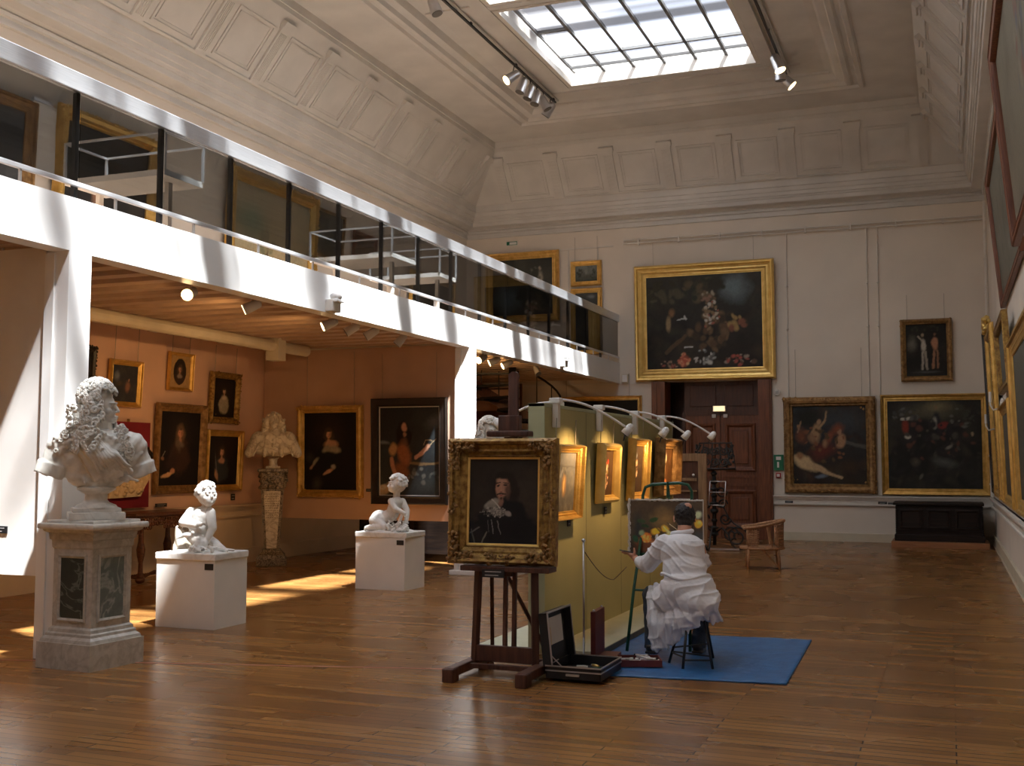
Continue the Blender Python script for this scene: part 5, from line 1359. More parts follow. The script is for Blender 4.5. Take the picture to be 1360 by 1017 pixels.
# pictures on the green wall (face +X), each under a lamp arm
GW = GX1 + .002
gp = [('grey landscape with a glowing figure, nearest picture on the green display wall', 9.28, 1.43, .74, .66, .075, 'classic', M['gold'],
       [('g', (.22, .23, .24), (.10, .09, .075)), ('n', (.30, .27, .22), .5, 5), ('e', .5, .45, .14, .24, 0, (.60, .30, .08), .8), ('e', .5, .45, .04, .16, 0, (.85, .60, .25), .5), ('l', .0, .78, 1, .74, .02, (.13, .13, .13)), ('spk', .3, .7, .3, .1, 12, .06, [(.1, .1, .1), (.3, .3, .3)])]),
      ('dark flower bouquet with red blooms in a gilt frame, second along the green display wall', 10.58, 1.50, .60, .585, .075, 'cushion', M['goldbright'],
       [('bg', (.06, .03, .015)), ('n', (.12, .06, .03), .6, 3), ('spk', .5, .45, .20, .28, 46, .05, [(.85, .50, .30), (.9, .65, .40), (.6, .12, .05), (.3, .2, .06)]), ('e', .62, .74, .07, .07, 0, (.75, .06, .03), .5), ('spk', .4, .15, .15, .08, 12, .05, [(.8, .5, .3), (.5, .3, .2)])]),
      ('narrow dark still life in a gilt frame, third along the green display wall', 11.72, 1.53, .66, .66, .085, 'classic', M['gold'],
       [('bg', (.05, .03, .02)), ('n', (.09, .05, .03), .6, 3), ('spk', .5, .5, .12, .20, 22, .05, [(.7, .4, .2), (.5, .3, .15), (.8, .55, .35)]), ('e', .5, .78, .06, .08, 0, (.2, .2, .2), .6)]),
      ('deep framed night picture with a blazing column of light on the green display wall', 13.02, 1.55, .92, .68, .13, 'classic', M['goldbrown'],
       [('bg', (.08, .035, .012)), ('n', (.20, .09, .03), .6, 3), ('e', .46, .45, .09, .42, -6, (.95, .55, .20), .6), ('e', .46, .45, .05, .34, -6, (.95, .85, .60), .4), ('e', .55, .75, .05, .16, 10, (.9, .75, .5), .5), ('e', .5, .12, .25, .06, 0, (.8, .25, .08), .6), ('e', .4, .88, .2, .08, 0, (.25, .18, .12), .8)])]
for i, (lb, y, z, w_, h_, f_, st, mt_, sp) in enumerate(gp):
    painting(lb, (GW, y, z), 90, 3.0 if i else 3.5, w_, h_, f_, (.09 if i < 3 else .12), st, mt_, sp, 90, 70 + i, cord=.22)
wall_label('black caption plate under the nearest picture on the green display wall', (GW, 9.50, 1.075), math.radians(90), .08, .08)
wall_label('black caption plate under the red flower picture on the green display wall', (GW, 10.64, 1.13), math.radians(90), .07, .07)

def lamp_arm(label, y, head, side=1, lit=True):
    """bracket on the top edge of the wall, curved arm, small lamp head"""
    e = thing('picture_lamp', label, 'lamp', (cx, y, GH), 0, None)
    bx = side * (GX1 - cx)
    m = MB().bb(bx - .005, bx + side * .05, -.035, .035, -.20, .02, bev=.008); m.build('bracket', M['trim'], e)
    MB().box((bx + side * .02, 0, .03), (.10, .09, .05), bev=.012).build('clamp', M['white'], e)
    hp = Vector(head) - Vector((cx, y, GH)); p0 = Vector((bx, 0, .045))
    pts = []
    for i in range(15):
        t = i / 14
        p = p0.lerp(hp, t); p.z += .07 * math.sin(PI * t) * (1 - .25 * t) + 0; pts.append(p)
    MB().tube(pts, .011, 8).build('arm', M['white'], e, True)
    d = Vector((-side * .55, -.05, -.65)).normalized()
    hd = MB().cyl(hp - d * .02, hp + d * .055, .034, .040, 18).ball(hp - d * .02, .034, 2).build('lamp_head', M['white'], e, True)
    MB().cyl(hp + d * .052, hp + d * .062, .036, .036, 16).build('lamp_face', M['black'], hd)
    q = MB().tube([hp + d * .03, hp + d * .05 + Vector((0, -.02, -.03)), hp + d * .07 + Vector((0, -.01, -.05))], .007, 6); q.build('swivel', M['black'], e, True)
    if lit:
        ld = bpy.data.lights.new('picture_lamp_beam', 'SPOT'); ld.energy = PICW; ld.spot_size = math.radians(100); ld.spot_blend = .8; ld.color = (1, .60, .26); ld.shadow_soft_size = .03
        lo = bpy.data.objects.new('picture_lamp_beam', ld); C.objects.link(lo)
        lo.location = Vector((cx, y, GH)) + hp + d * .08
        tgt = Vector((GX1, lo.location.y - .05, 1.45))
        lo.rotation_euler = (tgt - lo.location).to_track_quat('-Z', 'Y').to_euler()
lamp_arm('white curved lamp arm on the green display wall above the nearest picture', 9.11, (-2.62, 9.55, 1.895))
lamp_arm('white curved lamp arm on the green display wall above the red flower picture', 10.39, (-2.58, 10.72, 1.90))
lamp_arm('white curved lamp arm above the narrow dark still life on the green wall', 11.71, (-2.62, 11.90, 1.90))
lamp_arm('farthest white curved lamp arm on the green wall, head nearest the lectern', 12.94, (-2.58, 13.10, 1.92))
lamp_arm('white lamp arm reaching left from the green wall behind the easel mast', 9.7, (-3.86, 9.55, 1.96), -1, False)

# ------------------------------------------------------------------ barrier post and cord beside the wall
e = thing('barrier_post', 'thin metal barrier post with a sagging cord beside the green display wall', 'post', (-2.82, 8.86, 0))
MB().cyl((0, 0, 0), (0, 0, .015), .11, .10, 24).build('base', M['steel'], e, False)
MB().cyl((0, 0, .015), (0, 0, .95), .009, n=12).build('pole', M['steel'], e, True)
MB().ball((0, 0, .96), .017, 2).build('knob', M['alu'], e, True)
MB().tube([(0 + .02 * i * 0, .11 * i, .88 - .33 * math.sin(PI * min(1, i / 9) / 2) + (.02 * max(0, i - 8)) ** 1) for i in range(13)], .004, 6).build('cord', M['blackframe'], e, True)

# ------------------------------------------------------------------ tarpaulin
def sheet(pts, nx, ny, amp, seed, th=.006):
    A, B, Cc, D = [Vector(p) for p in pts]
    bm_ = MB(); g = []
    for j in range(ny + 1):
        row = []
        for i in range(nx + 1):
            u, v = i / nx, j / ny
            p = (A * (1 - u) + B * u) * (1 - v) + (D * (1 - u) + Cc * u) * v
            p.z = th + amp * (noise.noise(Vector((u * 6, v * 5, seed))) + .5 * noise.noise(Vector((u * 16, v * 12, seed + 3)))) * 1.0 + amp
            row.append(bm_.bm.verts.new(p))
        g.append(row)
    for j in range(ny):
        for i in range(nx): bm_.bm.faces.new((g[j][i], g[j][i + 1], g[j + 1][i + 1], g[j + 1][i]))
    r = bmesh.ops.extrude_face_region(bm_.bm, geom=bm_.bm.faces[:])
    for v in r['geom']:
        if isinstance(v, bmesh.types.BMVert): v.co.z = 0.001
    return bm_
o = sheet([(-2.70, 8.17, 0), (-1.13, 8.36, 0), (-1.19, 10.50, 0), (-2.70, 10.35, 0)], 60, 70, .006, 2.0).build('tarpaulin', M['tarp'], None, True)
tag(o, 'wrinkled blue plastic tarpaulin spread on the floor under the painter', 'tarpaulin')

# ------------------------------------------------------------------ green tube easel and the canvas being painted
e = thing('field_easel', 'green tubular metal easel holding the unfinished still life', 'easel', (-2.31, 9.66, .012))
r = .014
MB().tube([(-.24, -.46, 0.015), (-.235, -.25, .5), (-.225, -.02, .95), (-.222, .03, 1.30), (-.20, .035, 1.37), (-.14, .04, 1.395), (.10, .04, 1.41), (.18, .035, 1.395), (.215, .03, 1.34), (.22, .0, 1.0), (.25, -.25, .5), (.26, -.30, 0.015)], r, 10).build('tube_frame', M['greentube'], e, True)
MB().tube([(0, .05, 1.39), (.0, .30, .7), (0, .55, 0.015)], r * .8, 8).build('rear_leg', M['greentube'], e, True)
MB().cyl((-.235, -.25, .50), (.25, -.25, .50), .010, n=8).build('crossbar', M['greentube'], e)
MB().bb(-.30, .30, -.06, .02, .775, .80, bev=.004).build('tray', M['greentube'], e)
MB().cyl((0, .02, 1.28), (0, .03, 1.42), .009, n=8).build('top_clamp', M['greentube'], e)
cv = painting('unfinished still life of citrus fruit and leaves on a raw edged canvas before the painter', (-2.31, 9.62, 1.035), 0, 0, .66, .48, .006, .012, 'flat', M['canvasback'],
    [('g', (.085, .06, .04), (.05, .035, .025)), ('n', (.11, .09, .055), .6, 3), ('e', .48, .66, .30, .26, 0, (.26, .16, .06), 1.0), ('e', .12, .5, .14, .4, 0, (.035, .04, .04), .9), ('e', .92, .25, .14, .28, 0, (.06, .075, .08), .7),
     ('l', .12, .24, .60, .18, .09, (.20, .075, .04)), ('e', .35, .12, .40, .13, -4, (.18, .07, .035), .4), ('l', .14, .26, .50, .22, .010, (.42, .24, .12)), ('l', .3, .22, .36, .10, .012, (.35, .2, .14)),
     ('e', .24, .31, .115, .10, 0, (.72, .20, .035), .3), ('spk', .24, .31, .10, .09, 26, .028, [(.80, .30, .05), (.60, .12, .03), (.85, .45, .12)]), ('e', .17, .40, .06, .06, 0, (.22, .30, .18), .5), ('e', .36, .43, .10, .08, 10, (.78, .42, .04), .4), ('e', .49, .48, .09, .08, 0, (.80, .46, .05), .4),
     ('e', .44, .29, .07, .08, 0, (.62, .55, .06), .3), ('e', .52, .30, .09, .10, 0, (.58, .50, .05), .4), ('e', .38, .34, .05, .03, 60, (.75, .72, .62), .4), ('e', .55, .40, .10, .05, -30, (.66, .60, .25), .5),
     ('l', .33, .56, .46, .36, .010, (.10, .07, .03)), ('l', .46, .52, .58, .36, .006, (.75, .62, .40)),
     ('e', .33, .64, .105, .045, 18, (.035, .075, .03), .3), ('e', .16, .61, .10, .040, -12, (.04, .07, .035), .3), ('e', .22, .52, .09, .035, -8, (.03, .06, .03), .3), ('e', .09, .28, .06, .10, 40, (.03, .09, .05), .4),
     ('e', .93, .58, .08, .085, 0, (.88, .42, .05), .3), ('e', .945, .60, .05, .05, 0, (.95, .58, .16), .7), ('e', .93, .74, .09, .08, 0, (.46, .52, .34), .5)], 200, 90, cat='painting', name='stretched_canvas')
m = MB()    # ragged cloth turned over the edges
rr = random.Random(9)
for i in range(24): m.ball((-.325 + rr.uniform(-.008, .004), -.004, -.23 + .46 * i / 23), rr.uniform(.010, .016), 1, scale=(1, .5, 1.6))
for i in range(30): m.ball((-.32 + .64 * i / 29, .0, .236 + rr.uniform(-.002, .006)), rr.uniform(.007, .013), 1, scale=(2.0, .6, 1))
m.prism([(-.35, -.005, .19), (-.32, -.005, .24), (-.315, -.005, .12)], (0, .01, 0))
m.build('canvas_edge', M['canvasback'], cv, True)

# ------------------------------------------------------------------ painting cases on the floor
e = thing('attache_case', 'open black attache case with metal rims and papers in the lid, beside the easel foot', 'case', (-2.585, 8.13, .020), math.radians(0))
def case_local(m): return m
wc, dc, hc = .42, .54, .09
m = MB().bb(-wc/2, wc/2, -dc/2, dc/2, .004, .02).bb(-wc/2, wc/2, -dc/2, -dc/2 + .012, .02, hc).bb(-wc/2, wc/2, dc/2 - .012, dc/2, .02, hc).bb(-wc/2, -wc/2 + .012, -dc/2, dc/2, .02, hc).bb(wc/2 - .012, wc/2, -dc/2, dc/2, .02, hc)
m.build('tray', M['leather'], e)
m = MB()
for z in (.055, .088):
    m.bb(-wc/2 - .004, wc/2 + .004, -dc/2 - .004, -dc/2 + .004, z, z + .010).bb(wc/2 - .004, wc/2 + .004, -dc/2, dc/2, z, z + .010).bb(-wc/2 - .004, wc/2 + .004, dc/2 - .004, dc/2 + .004, z, z + .010)
m.build('metal_rim', M['steel'], e)
ld_ = MB(); ld_.bb(-.04, -.028, -dc/2, dc/2, 0, .38).bb(-.028, .03, -dc/2, -dc/2 + .012, 0, .38).bb(-.028, .03, dc/2 - .012, dc/2, 0, .38).bb(-.028, .03, -dc/2, dc/2, .368, .38)
lid = ld_.build('lid', M['leather'], e); lid.location = (-wc/2 + .02, 0, .09); lid.rotation_euler = (0, math.radians(-6), 0)
MB().bb(.026, .036, -dc/2 - .004, -dc/2 + .008, 0, .385).bb(.026, .036, -dc/2, dc/2, .376, .388).bb(.026, .036, dc/2 - .008, dc/2 + .004, 0, .385).build('lid_rim', M['steel'], lid)
MB().bb(-.022, -.012, -.12, .16, .13, .33, bev=.004).build('lid_papers', M['paper'], lid)
MB().bb(-.022, -.010, -.20, -.11, .13, .26, bev=.003).build('pocket', M['relief'], lid)
MB().bar((-wc/2 + .03, -dc/2 + .03, .10), (-wc/2 + .09, -dc/2 + .03, .14), .008).bar((-wc/2 + .0, -dc/2 + .015, .20), (-wc/2 + .12, -dc/2 + .015, .09), .007).build('lid_stay', M['steel'], e)
MB().bb(-.05, .05, -dc/2 - .02, -dc/2 - .004, .03, .045).build('carry_handle', M['steel'], e)
rr = random.Random(31)
cols = [M['redbox'], M['goldbright'], M['paper'], M['greentube'], M['steel'], M['denim'], M['tarp'], M['wicker']]
for i in range(10):
    x, y, a = rr.uniform(-.11, .15), rr.uniform(-.19, .19), rr.uniform(0, 3)
    t_ = thing('paint_tube', ['yellow', 'white', 'silver', 'dark', 'red', 'brown', 'blue', 'grey', 'gold', 'pale'][i] + ' topped paint tube lying inside the open black attache case', 'paint tube', (e.location.x + x, e.location.y + y, .054), a, 'paint tubes in the black case')
    MB().cyl((-.04, 0, 0), (.03, 0, 0), .012, .011, 10).build('body', cols[i % 8], t_, True)
    MB().cyl((.03, 0, 0), (.045, 0, 0), .007, .007, 8).build('cap', M['whiteflat'], t_)
    t_['label'] = 'small paint tube lying inside the open black attache case'
e = thing('box_lid_case', 'upright dark red paint box standing open behind the black attache case', 'paint box', (-2.67, 8.76, .020), math.radians(4))
MB().bb(-.02, .02, -.17, .17, .02, .40, bev=.006).build('lid', M['redbox'], e)
for s in (-1, 1): MB().ball((.0, s * .14, .405), .012, 1).build('catch', M['alu'], e)
MB().bb(.02, .16, -.16, .16, 0, .045, bev=.004).build('tray', M['redbox'], e)
e = thing('paint_tray', 'dark red tray heaped with squeezed silver paint tubes on the tarpaulin', 'tray', (-2.31, 8.68, .020), math.radians(20))
MB().bb(-.17, .17, -.13, .13, 0, .02).bb(-.17, .17, -.13, -.12, .02, .05).bb(-.17, .17, .12, .13, .02, .05).bb(-.17, -.16, -.13, .13, .02, .05).bb(.16, .17, -.13, .13, .02, .05).build('tray', M['redbox'], e)
for i in range(22):
    a = rr.uniform(0, 3.1); x, y = rr.uniform(-.12, .12), rr.uniform(-.09, .09)
    ca, sa = math.cos(math.radians(20)), math.sin(math.radians(20))
    t_ = thing('paint_tube', 'crumpled silver paint tube in the dark red tray on the tarpaulin', 'paint tube', (-2.31 + x * ca - y * sa, 8.68 + x * sa + y * ca, .052 + .012 * (i % 3)), a, 'paint tubes in the red tray')
    m = MB(); m.box((0, 0, 0), (.075, .022, .012), bev=.004); m.build('body', rr.choice([M['alu'], M['whiteflat'], M['alu'], M['paper']]), t_)
    MB().cyl((.038, 0, 0), (.052, 0, 0), .007, .007, 8).build('cap', rr.choice([M['blackframe'], M['white'], M['redbox']]), t_)
# ------------------------------------------------------------------ the painter
RX, RY = -1.95, 9.0
man = None
W = lambda x, y, z: Vector((x - RX, y - RY, z))
def hand(m, wrist, palm_c, fdir, side, thumb_dir, curl=.35, s=1.0):
    """palm, four bent fingers of unequal length and a thumb from the side of the palm"""
    wrist, palm_c = Vector(wrist), Vector(palm_c); fdir = Vector(fdir).normalized(); side = Vector(side).normalized(); nrm = fdir.cross(side).normalized()
    m.capsule(wrist, palm_c - fdir * .02, .026 * s, .030 * s)
    m.ball(palm_c, .040 * s, 2, scale=(1, 1, .55), rot=Matrix((fdir, side, nrm)).transposed().to_quaternion().to_euler())
    for k, (o, L) in enumerate(((-.030, .062), (-.010, .074), (.011, .070), (.030, .056))):
        b0 = palm_c + fdir * .028 * s + side * o * s
        b1 = b0 + (fdir + side * o * 1.5) * L * .5 * s
        b2 = b1 + (fdir * (1 - curl * .4) + nrm * curl * (1 + .2 * k)) * L * .36 * s
        b3 = b2 + (fdir * (1 - curl) + nrm * curl * 1.5) * L * .28 * s
        m.capsule(b0, b1, .0095 * s, .009 * s, 8); m.capsule(b1, b2, .009 * s, .0082 * s, 8); m.capsule(b2, b3, .0082 * s, .007 * s, 8)
    t0 = palm_c - fdir * .022 * s - side * .034 * s; td = Vector(thumb_dir).normalized()
    m.capsule(t0, t0 + td * .035 * s, .012 * s, .011 * s, 8); m.capsule(t0 + td * .035 * s, t0 + td * .035 * s + (td + fdir * .5).normalized() * .03 * s, .0105 * s, .008 * s, 8)

m = MB()
hc = W(-2.035, 9.13, 1.150); hq = Euler((math.radians(-14), 0, math.radians(14)))     # faces +Y
F = Matrix.Translation(hc) @ hq.to_matrix().to_4x4(); P = lambda x, y, z: F @ Vector((x, y, z))
m.ball(P(0, -.005, .015), .088, 3, scale=(.88, 1.12, 1.12), rot=hq); m.ball(P(0, .035, -.05), .062, 3, scale=(.9, .9, 1.05), rot=hq); m.ball(P(0, .075, -.095), .022, 2)
m.capsule(P(0, .088, .012), P(0, .118, -.025), .009, .014); m.ball(P(0, .09, -.062), .018, 2, scale=(1.4, .7, .5), rot=hq)
for s in (-1, 1):
    m.capsule(P(s * .012, .09, .03), P(s * .045, .078, .03), .008, .006); m.ball(P(s * .032, .075, .010), .014, 2); m.ball(P(s * .04, .06, -.03), .026, 2)
    m.ball(P(s * .085, -.005, -.012), .026, 2, scale=(.35, .8, 1.25), rot=hq)
m.capsule(W(-2.02, 9.03, .98), P(0, -.02, -.06), .058, .056)
m.ball(W(-2.01, 8.99, .86), .15, 3, scale=(1.05, .72, 1.1)); m.ball(W(-1.98, 8.93, .68), .14, 3, scale=(1.0, .8, 1.1)); m.ball(W(-1.95, 8.91, .52), .16, 3, scale=(1.05, .9, .7))
for s, sh, el, wr in ((-1, W(-2.17, 8.99, .95), W(-2.35, 9.12, .745), W(-2.485, 9.31, .765)), (1, W(-1.90, 9.0, .92), W(-1.89, 9.21, .77), W(-2.02, 9.40, .90))):
    m.capsule(sh, el, .055, .042); m.capsule(el, wr, .040, .026)
m.capsule(W(-2.03, 8.95, .50), W(-2.37, 9.32, .49), .085, .058); m.capsule(W(-2.37, 9.32, .49), W(-2.35, 9.26, .09), .052, .035)
m.capsule(W(-1.89, 8.97, .50), W(-1.93, 9.44, .48), .085, .058); m.capsule(W(-1.93, 9.44, .48), W(-1.99, 9.42, .09), .052, .035)
hand(m, W(-2.485, 9.31, .765), W(-2.545, 9.37, .805), (-.75, .25, .32), (-.1, .9, -.3), (.25, -.15, .9), .25)
hand(m, W(-2.0, 9.40, .90), W(-2.045, 9.47, .945), (-.6, .7, .4), (.5, .6, -.4), (-.3, .1, .9), .6)
man = organic('person', m, .0052, M['skin'], None, 1)
man.location = (RX, RY, 0)
tag(man, 'person in a long white coat and jeans seated on a stool, painting at an easel', 'person')
# hair with a bare crown
m = MB()
m.ball(P(0, -.018, .022), .094, 3, scale=(.92, 1.08, 1.06), rot=hq); m.ball(P(0, -.045, -.035), .074, 3, scale=(.95, .75, .8), rot=hq)
rr = random.Random(6)
for i in range(150):
    a, p_ = rr.uniform(0, 2 * PI), rr.uniform(-.7, 1.3); d = Vector((math.cos(a) * math.cos(p_), math.sin(a) * math.cos(p_), math.sin(p_)))
    if d.y > .45: continue
    m.ball(P(d.x * .084, -.018 + d.y * .098, .022 + d.z * .094), rr.uniform(.008, .013), 1)
organic('hair', m, .006, M['hair'], man, 1)
MB().ball(P(.022, -.072, .074), .046, 3, scale=(.8, .72, .72), rot=hq).build('bald_patch', M['skin'], man, True)

# white coat
m = MB()
m.ball(W(-2.025, 8.985, .88), .19, 3, scale=(1.0, .74, .86)); m.ball(W(-2.0, 8.95, .74), .185, 3, scale=(1.0, .80, .9)); m.ball(W(-2.03, 9.01, .955), .15, 3, scale=(1.12, .7, .55))
m.ball(W(-2.035, 9.035, 1.02), .075, 3, scale=(1.05, 1, .55))
m.ball(W(-1.96, 8.90, .60), .20, 3, scale=(1.15, .90, .80)); m.ball(W(-1.90, 8.89, .53), .20, 3, scale=(.98, .95, .72)); m.ball(W(-1.87, 8.86, .50), .17, 3, scale=(1.0, 1.0, .7)); m.ball(W(-2.08, 8.95, .52), .19, 3, scale=(1.0, .9, .75))
m.capsule(W(-2.10, 8.97, .52), W(-2.31, 9.24, .50), .14, .085)
m.capsule(W(-1.88, 8.97, .52), W(-1.91, 9.32, .49), .13, .09)
m.capsule(W(-2.17, 8.985, .945), W(-2.345, 9.11, .755), .085, .078); m.capsule(W(-2.345, 9.11, .755), W(-2.455, 9.275, .765), .075, .056)
m.capsule(W(-1.915, 9.0, .915), W(-1.90, 9.20, .78), .072, .066); m.capsule(W(-1.90, 9.20, .78), W(-2.01, 9.37, .88), .064, .052)
N_ = 22
for i in range(N_):       # skirt of the coat hanging off the left thigh and seat
    t = i / (N_ - 1)
    top = W(-2.31, 9.10, .50).lerp(W(-1.78, 8.80, .50), t) + Vector((0, -.07 * math.sin(PI * t), 0))
    hem = [(-2.275, 9.00, .085), (-2.20, 8.93, .105), (-2.12, 8.87, .15), (-2.03, 8.82, .205), (-1.92, 8.79, .29), (-1.80, 8.80, .39)]
    u = t * 5; k = min(4, int(u)); f_ = u - k
    hm = W(*hem[k]).lerp(W(*hem[k + 1]), f_) + Vector((0, .018 * math.sin(i * 1.9), .008 * math.sin(i * 2.3)))
    md = (top + hm) / 2 + Vector((0, -.05 + .022 * math.sin(i * 1.9 + .6), 0))
    m.capsule(top, md, .050, .032, 10); m.capsule(md, hm, .032, .018, 10)
for i in range(9):
    m.capsule(W(-1.78 + rr.uniform(-.03, .02), 8.90 + rr.uniform(-.03, .03), .46), W(-1.755 + .012 * i - .05, 8.92 + rr.uniform(-.04, .04), .355 + rr.uniform(-.015, .02)), .03, .020, 10)
def coat_disp(co, no):
    x, y, z = co[:, 0], co[:, 1], co[:, 2]
    def ridge(p, w): return (1 - np.abs(np.sin(p))) ** w
    wx = np.sin(z * 15 + x * 6) * 1.3 + np.sin(x * 21 + 2) * .7
    up = ridge((z * 1.0 + x * .75) * 27 + wx, 2.5) * .011 * ((z > .70) & (z < .98))
    up2 = ridge((z * .9 - x * .5) * 21 + np.sin(x * 14) * 1.1 + 1, 3) * .010 * ((z > .70) & (z < .98) & (x > -.05))
    lo = ridge((x * 1.0 + z * .28) * 24 + wx * .8, 2.2) * .014 * (z < .66)
    lo2 = ridge((z * .8 - x * .6) * 26 + np.sin(z * 19 + x * 9) * 1.2, 3) * .009 * (z < .70)
    return up + up2 + lo + lo2 - .006
coat = organic('coat', m, .0075, M['coat'], man, 1, coat_disp)
m = MB()
belt = []
for i in range(17):
    a = PI + PI * i / 16 + .1
    belt.append(W(-1.985 + math.cos(a) * .195, 8.93 + math.sin(a) * .172, .700 + .018 * math.sin(i * .6)))
m.tube([b for b in belt], .013, 6)
m.build('coat_belt', M['coat'], coat, True)
m = MB(); m.tube([W(-2.035 + math.cos(a) * .078, 9.035 + math.sin(a) * .072, 1.035 + .012 * math.cos(a)) for a in [2 * PI * i / 20 for i in range(20)]], .020, 8, closed=True); m.build('coat_collar', M['coat'], coat, True)
# jeans and shoes
for s, (kx, ky, kz, ax, ay) in enumerate(((-2.37, 9.32, .49, -2.35, 9.26), (-1.93, 9.44, .48, -1.99, 9.42))):
    m = MB(); m.capsule(W(-2.05 + .14 * s, 8.99, .49), W(kx, ky, kz), .10, .078); m.capsule(W(kx, ky, kz), W(ax, ay, .12), .074, .058); m.cyl(W(ax, ay, .16), W(ax, ay - .005, .055), .060, .064, 18)
    organic('trouser_leg', m, .008, M['denim'], man, 1, lambda co, no: np.sin(co[:, 2] * 60 + co[:, 0] * 30) * .002)
    m = MB(); m.ball(W(ax, ay - .02, .065), .052, 3, scale=(.95, 1.1, .85)); m.capsule(W(ax, ay, .055), W(ax + (.0 if s else -.03), ay + .15, .045), .045, .040); m.bb(ax - RX - .045, ax - RX + .045, ay - RY - .07, ay - RY + .10, .016, .035)
    organic('shoe', m, .007, M['shoe'], man, 1)
# what the hands hold
e = thing('paint_brush', 'thin brush in the raised right hand of the seated painter', 'brush', (0, 0, 0))
e.location = (-2.05, 9.48, .95)
MB().cyl((.10, -.10, -.06), (-.22, .10, .12), .004, .003, 8).build('handle', M['relief'], e)
MB().cyl((-.22, .10, .12), (-.245, .115, .133), .005, .002, 8).build('bristles', M['blackframe'], e)
e = thing('paint_brushes', 'dark brushes lying across the open left palm of the seated painter', 'brushes', (-2.565, 9.36, .835))
for i in range(3): MB().cyl((-.085 + .01 * i, .02 * i - .02, .018 - .004 * i), (.06, .015 * i - .01, -.008), .004, .004, 8).build('brush', M['blackframe'], e)

# stool
e = thing('stool', 'black four legged metal stool under the seated painter', 'stool', (-1.92, 8.97, .012))
sx_ = lambda x, y, z: (x + 1.92, y - 8.97, z - .012)
MB().cyl((0, 0, .405), (0, 0, .425), .14, .135, 28).build('seat', M['black'], e)
feet = [(-2.11, 8.86), (-1.95, 8.64), (-1.735, 8.72), (-1.83, 9.22)]
tops = [(-2.00, 8.90), (-1.95, 8.84), (-1.84, 8.88), (-1.86, 9.02)]
for f_, t_ in zip(feet, tops): MB().cyl(sx_(f_[0], f_[1], .014), sx_(t_[0], t_[1], .42), .011, n=10).build('leg', M['black'], e, True)
q = lambda k, t: Vector(sx_(feet[k][0] * (1 - t) + tops[k][0] * t, feet[k][1] * (1 - t) + tops[k][1] * t, .014 + .406 * t))
for a, b_, t in ((0, 2, .22), (1, 2, .15), (0, 3, .3), (1, 0, .2)): MB().cyl(q(a, t), q(b_, t), .007, n=8).build('crossbar', M['black'], e)

# ------------------------------------------------------------------ furniture
def wicker_chair():
    e = thing('wicker_chair', 'low woven wicker armchair on the open floor before the doorway', 'chair', (-2.68, 17.35, 0), math.radians(12))
    M_ = M['wicker']
    # local: faces -X (open side), back at +X
    def arc(r_, a): return Vector((math.cos(a) * r_, math.sin(a) * r_ * .95, 0))
    rail = []
    for i in range(25):
        a = -2.35 + 4.7 * i / 24
        h = .60 + .13 * (math.cos(a) * .5 + .5) ** 1.2
        p = arc(.33, a); rail.append((p.x - (.05 if abs(a) > 2.1 else 0), p.y, h))
    MB().tube(rail, .024, 10).build('arm_rail', M_, e, True)
    m = MB()
    n = 42
    for i in range(n):       # woven back and arm sides
        a = -2.3 + 4.6 * i / (n - 1); h = .60 + .13 * (math.cos(a) * .5 + .5) ** 1.2
        if .9 < abs(a) < 1.75: continue
        p = arc(.315, a); m.cyl((p.x, p.y, .33), (p.x * 1.03, p.y * 1.03, h - .01), .006, n=6)
    for k in range(12):
        z = .35 + .028 * k
        m.tube([(arc(.318, -.88 + 1.76 * i / 14).x, arc(.318, -.88 + 1.76 * i / 14).y, z) for i in range(15)], .009, 6)
        if z < .58:
            for s in (-1, 1): m.tube([(arc(.318, s * (1.75 + .55 * i / 7)).x, arc(.318, s * (1.75 + .55 * i / 7)).y, z) for i in range(8)], .009, 6)
    m.build('woven_back', M_, e, True)
    m = MB(); m.cyl((0, 0, .30), (0, 0, .335), .315, .32, 32); m.tube([(math.cos(2 * PI * i / 28) * .32, math.sin(2 * PI * i / 28) * .30, .315) for i in range(28)], .022, 8, closed=True)
    m.build('seat', M_, e, True)
    for a in (-2.3, 2.3, -.75, .75):
        p = arc(.31, a); MB().cyl((p.x * 1.08, p.y * 1.08, 0), (p.x, p.y, .32), .021, .024, 12).build('leg', M_, e, True)
        p2 = arc(.30, a); MB().cyl((p.x, p.y, .30), (p.x * .95, p.y * 1.02, .61), .018, .018, 10).build('arm_post', M_, e, True)
    for s in (-1, 1):
        MB().bar((arc(.31, s * .75).x, arc(.31, s * .75).y, .04), (arc(.2, s * 1.6).x, arc(.31, s * 1.6).y, .30), .022).build('brace', M_, e)
        MB().bar((arc(.31, s * 1.1).x, arc(.31, s * 1.1).y, .34), (arc(.33, s * 1.3).x, arc(.33, s * 1.3).y, .64), .018).build('brace', M_, e)
    return e
wicker_chair()

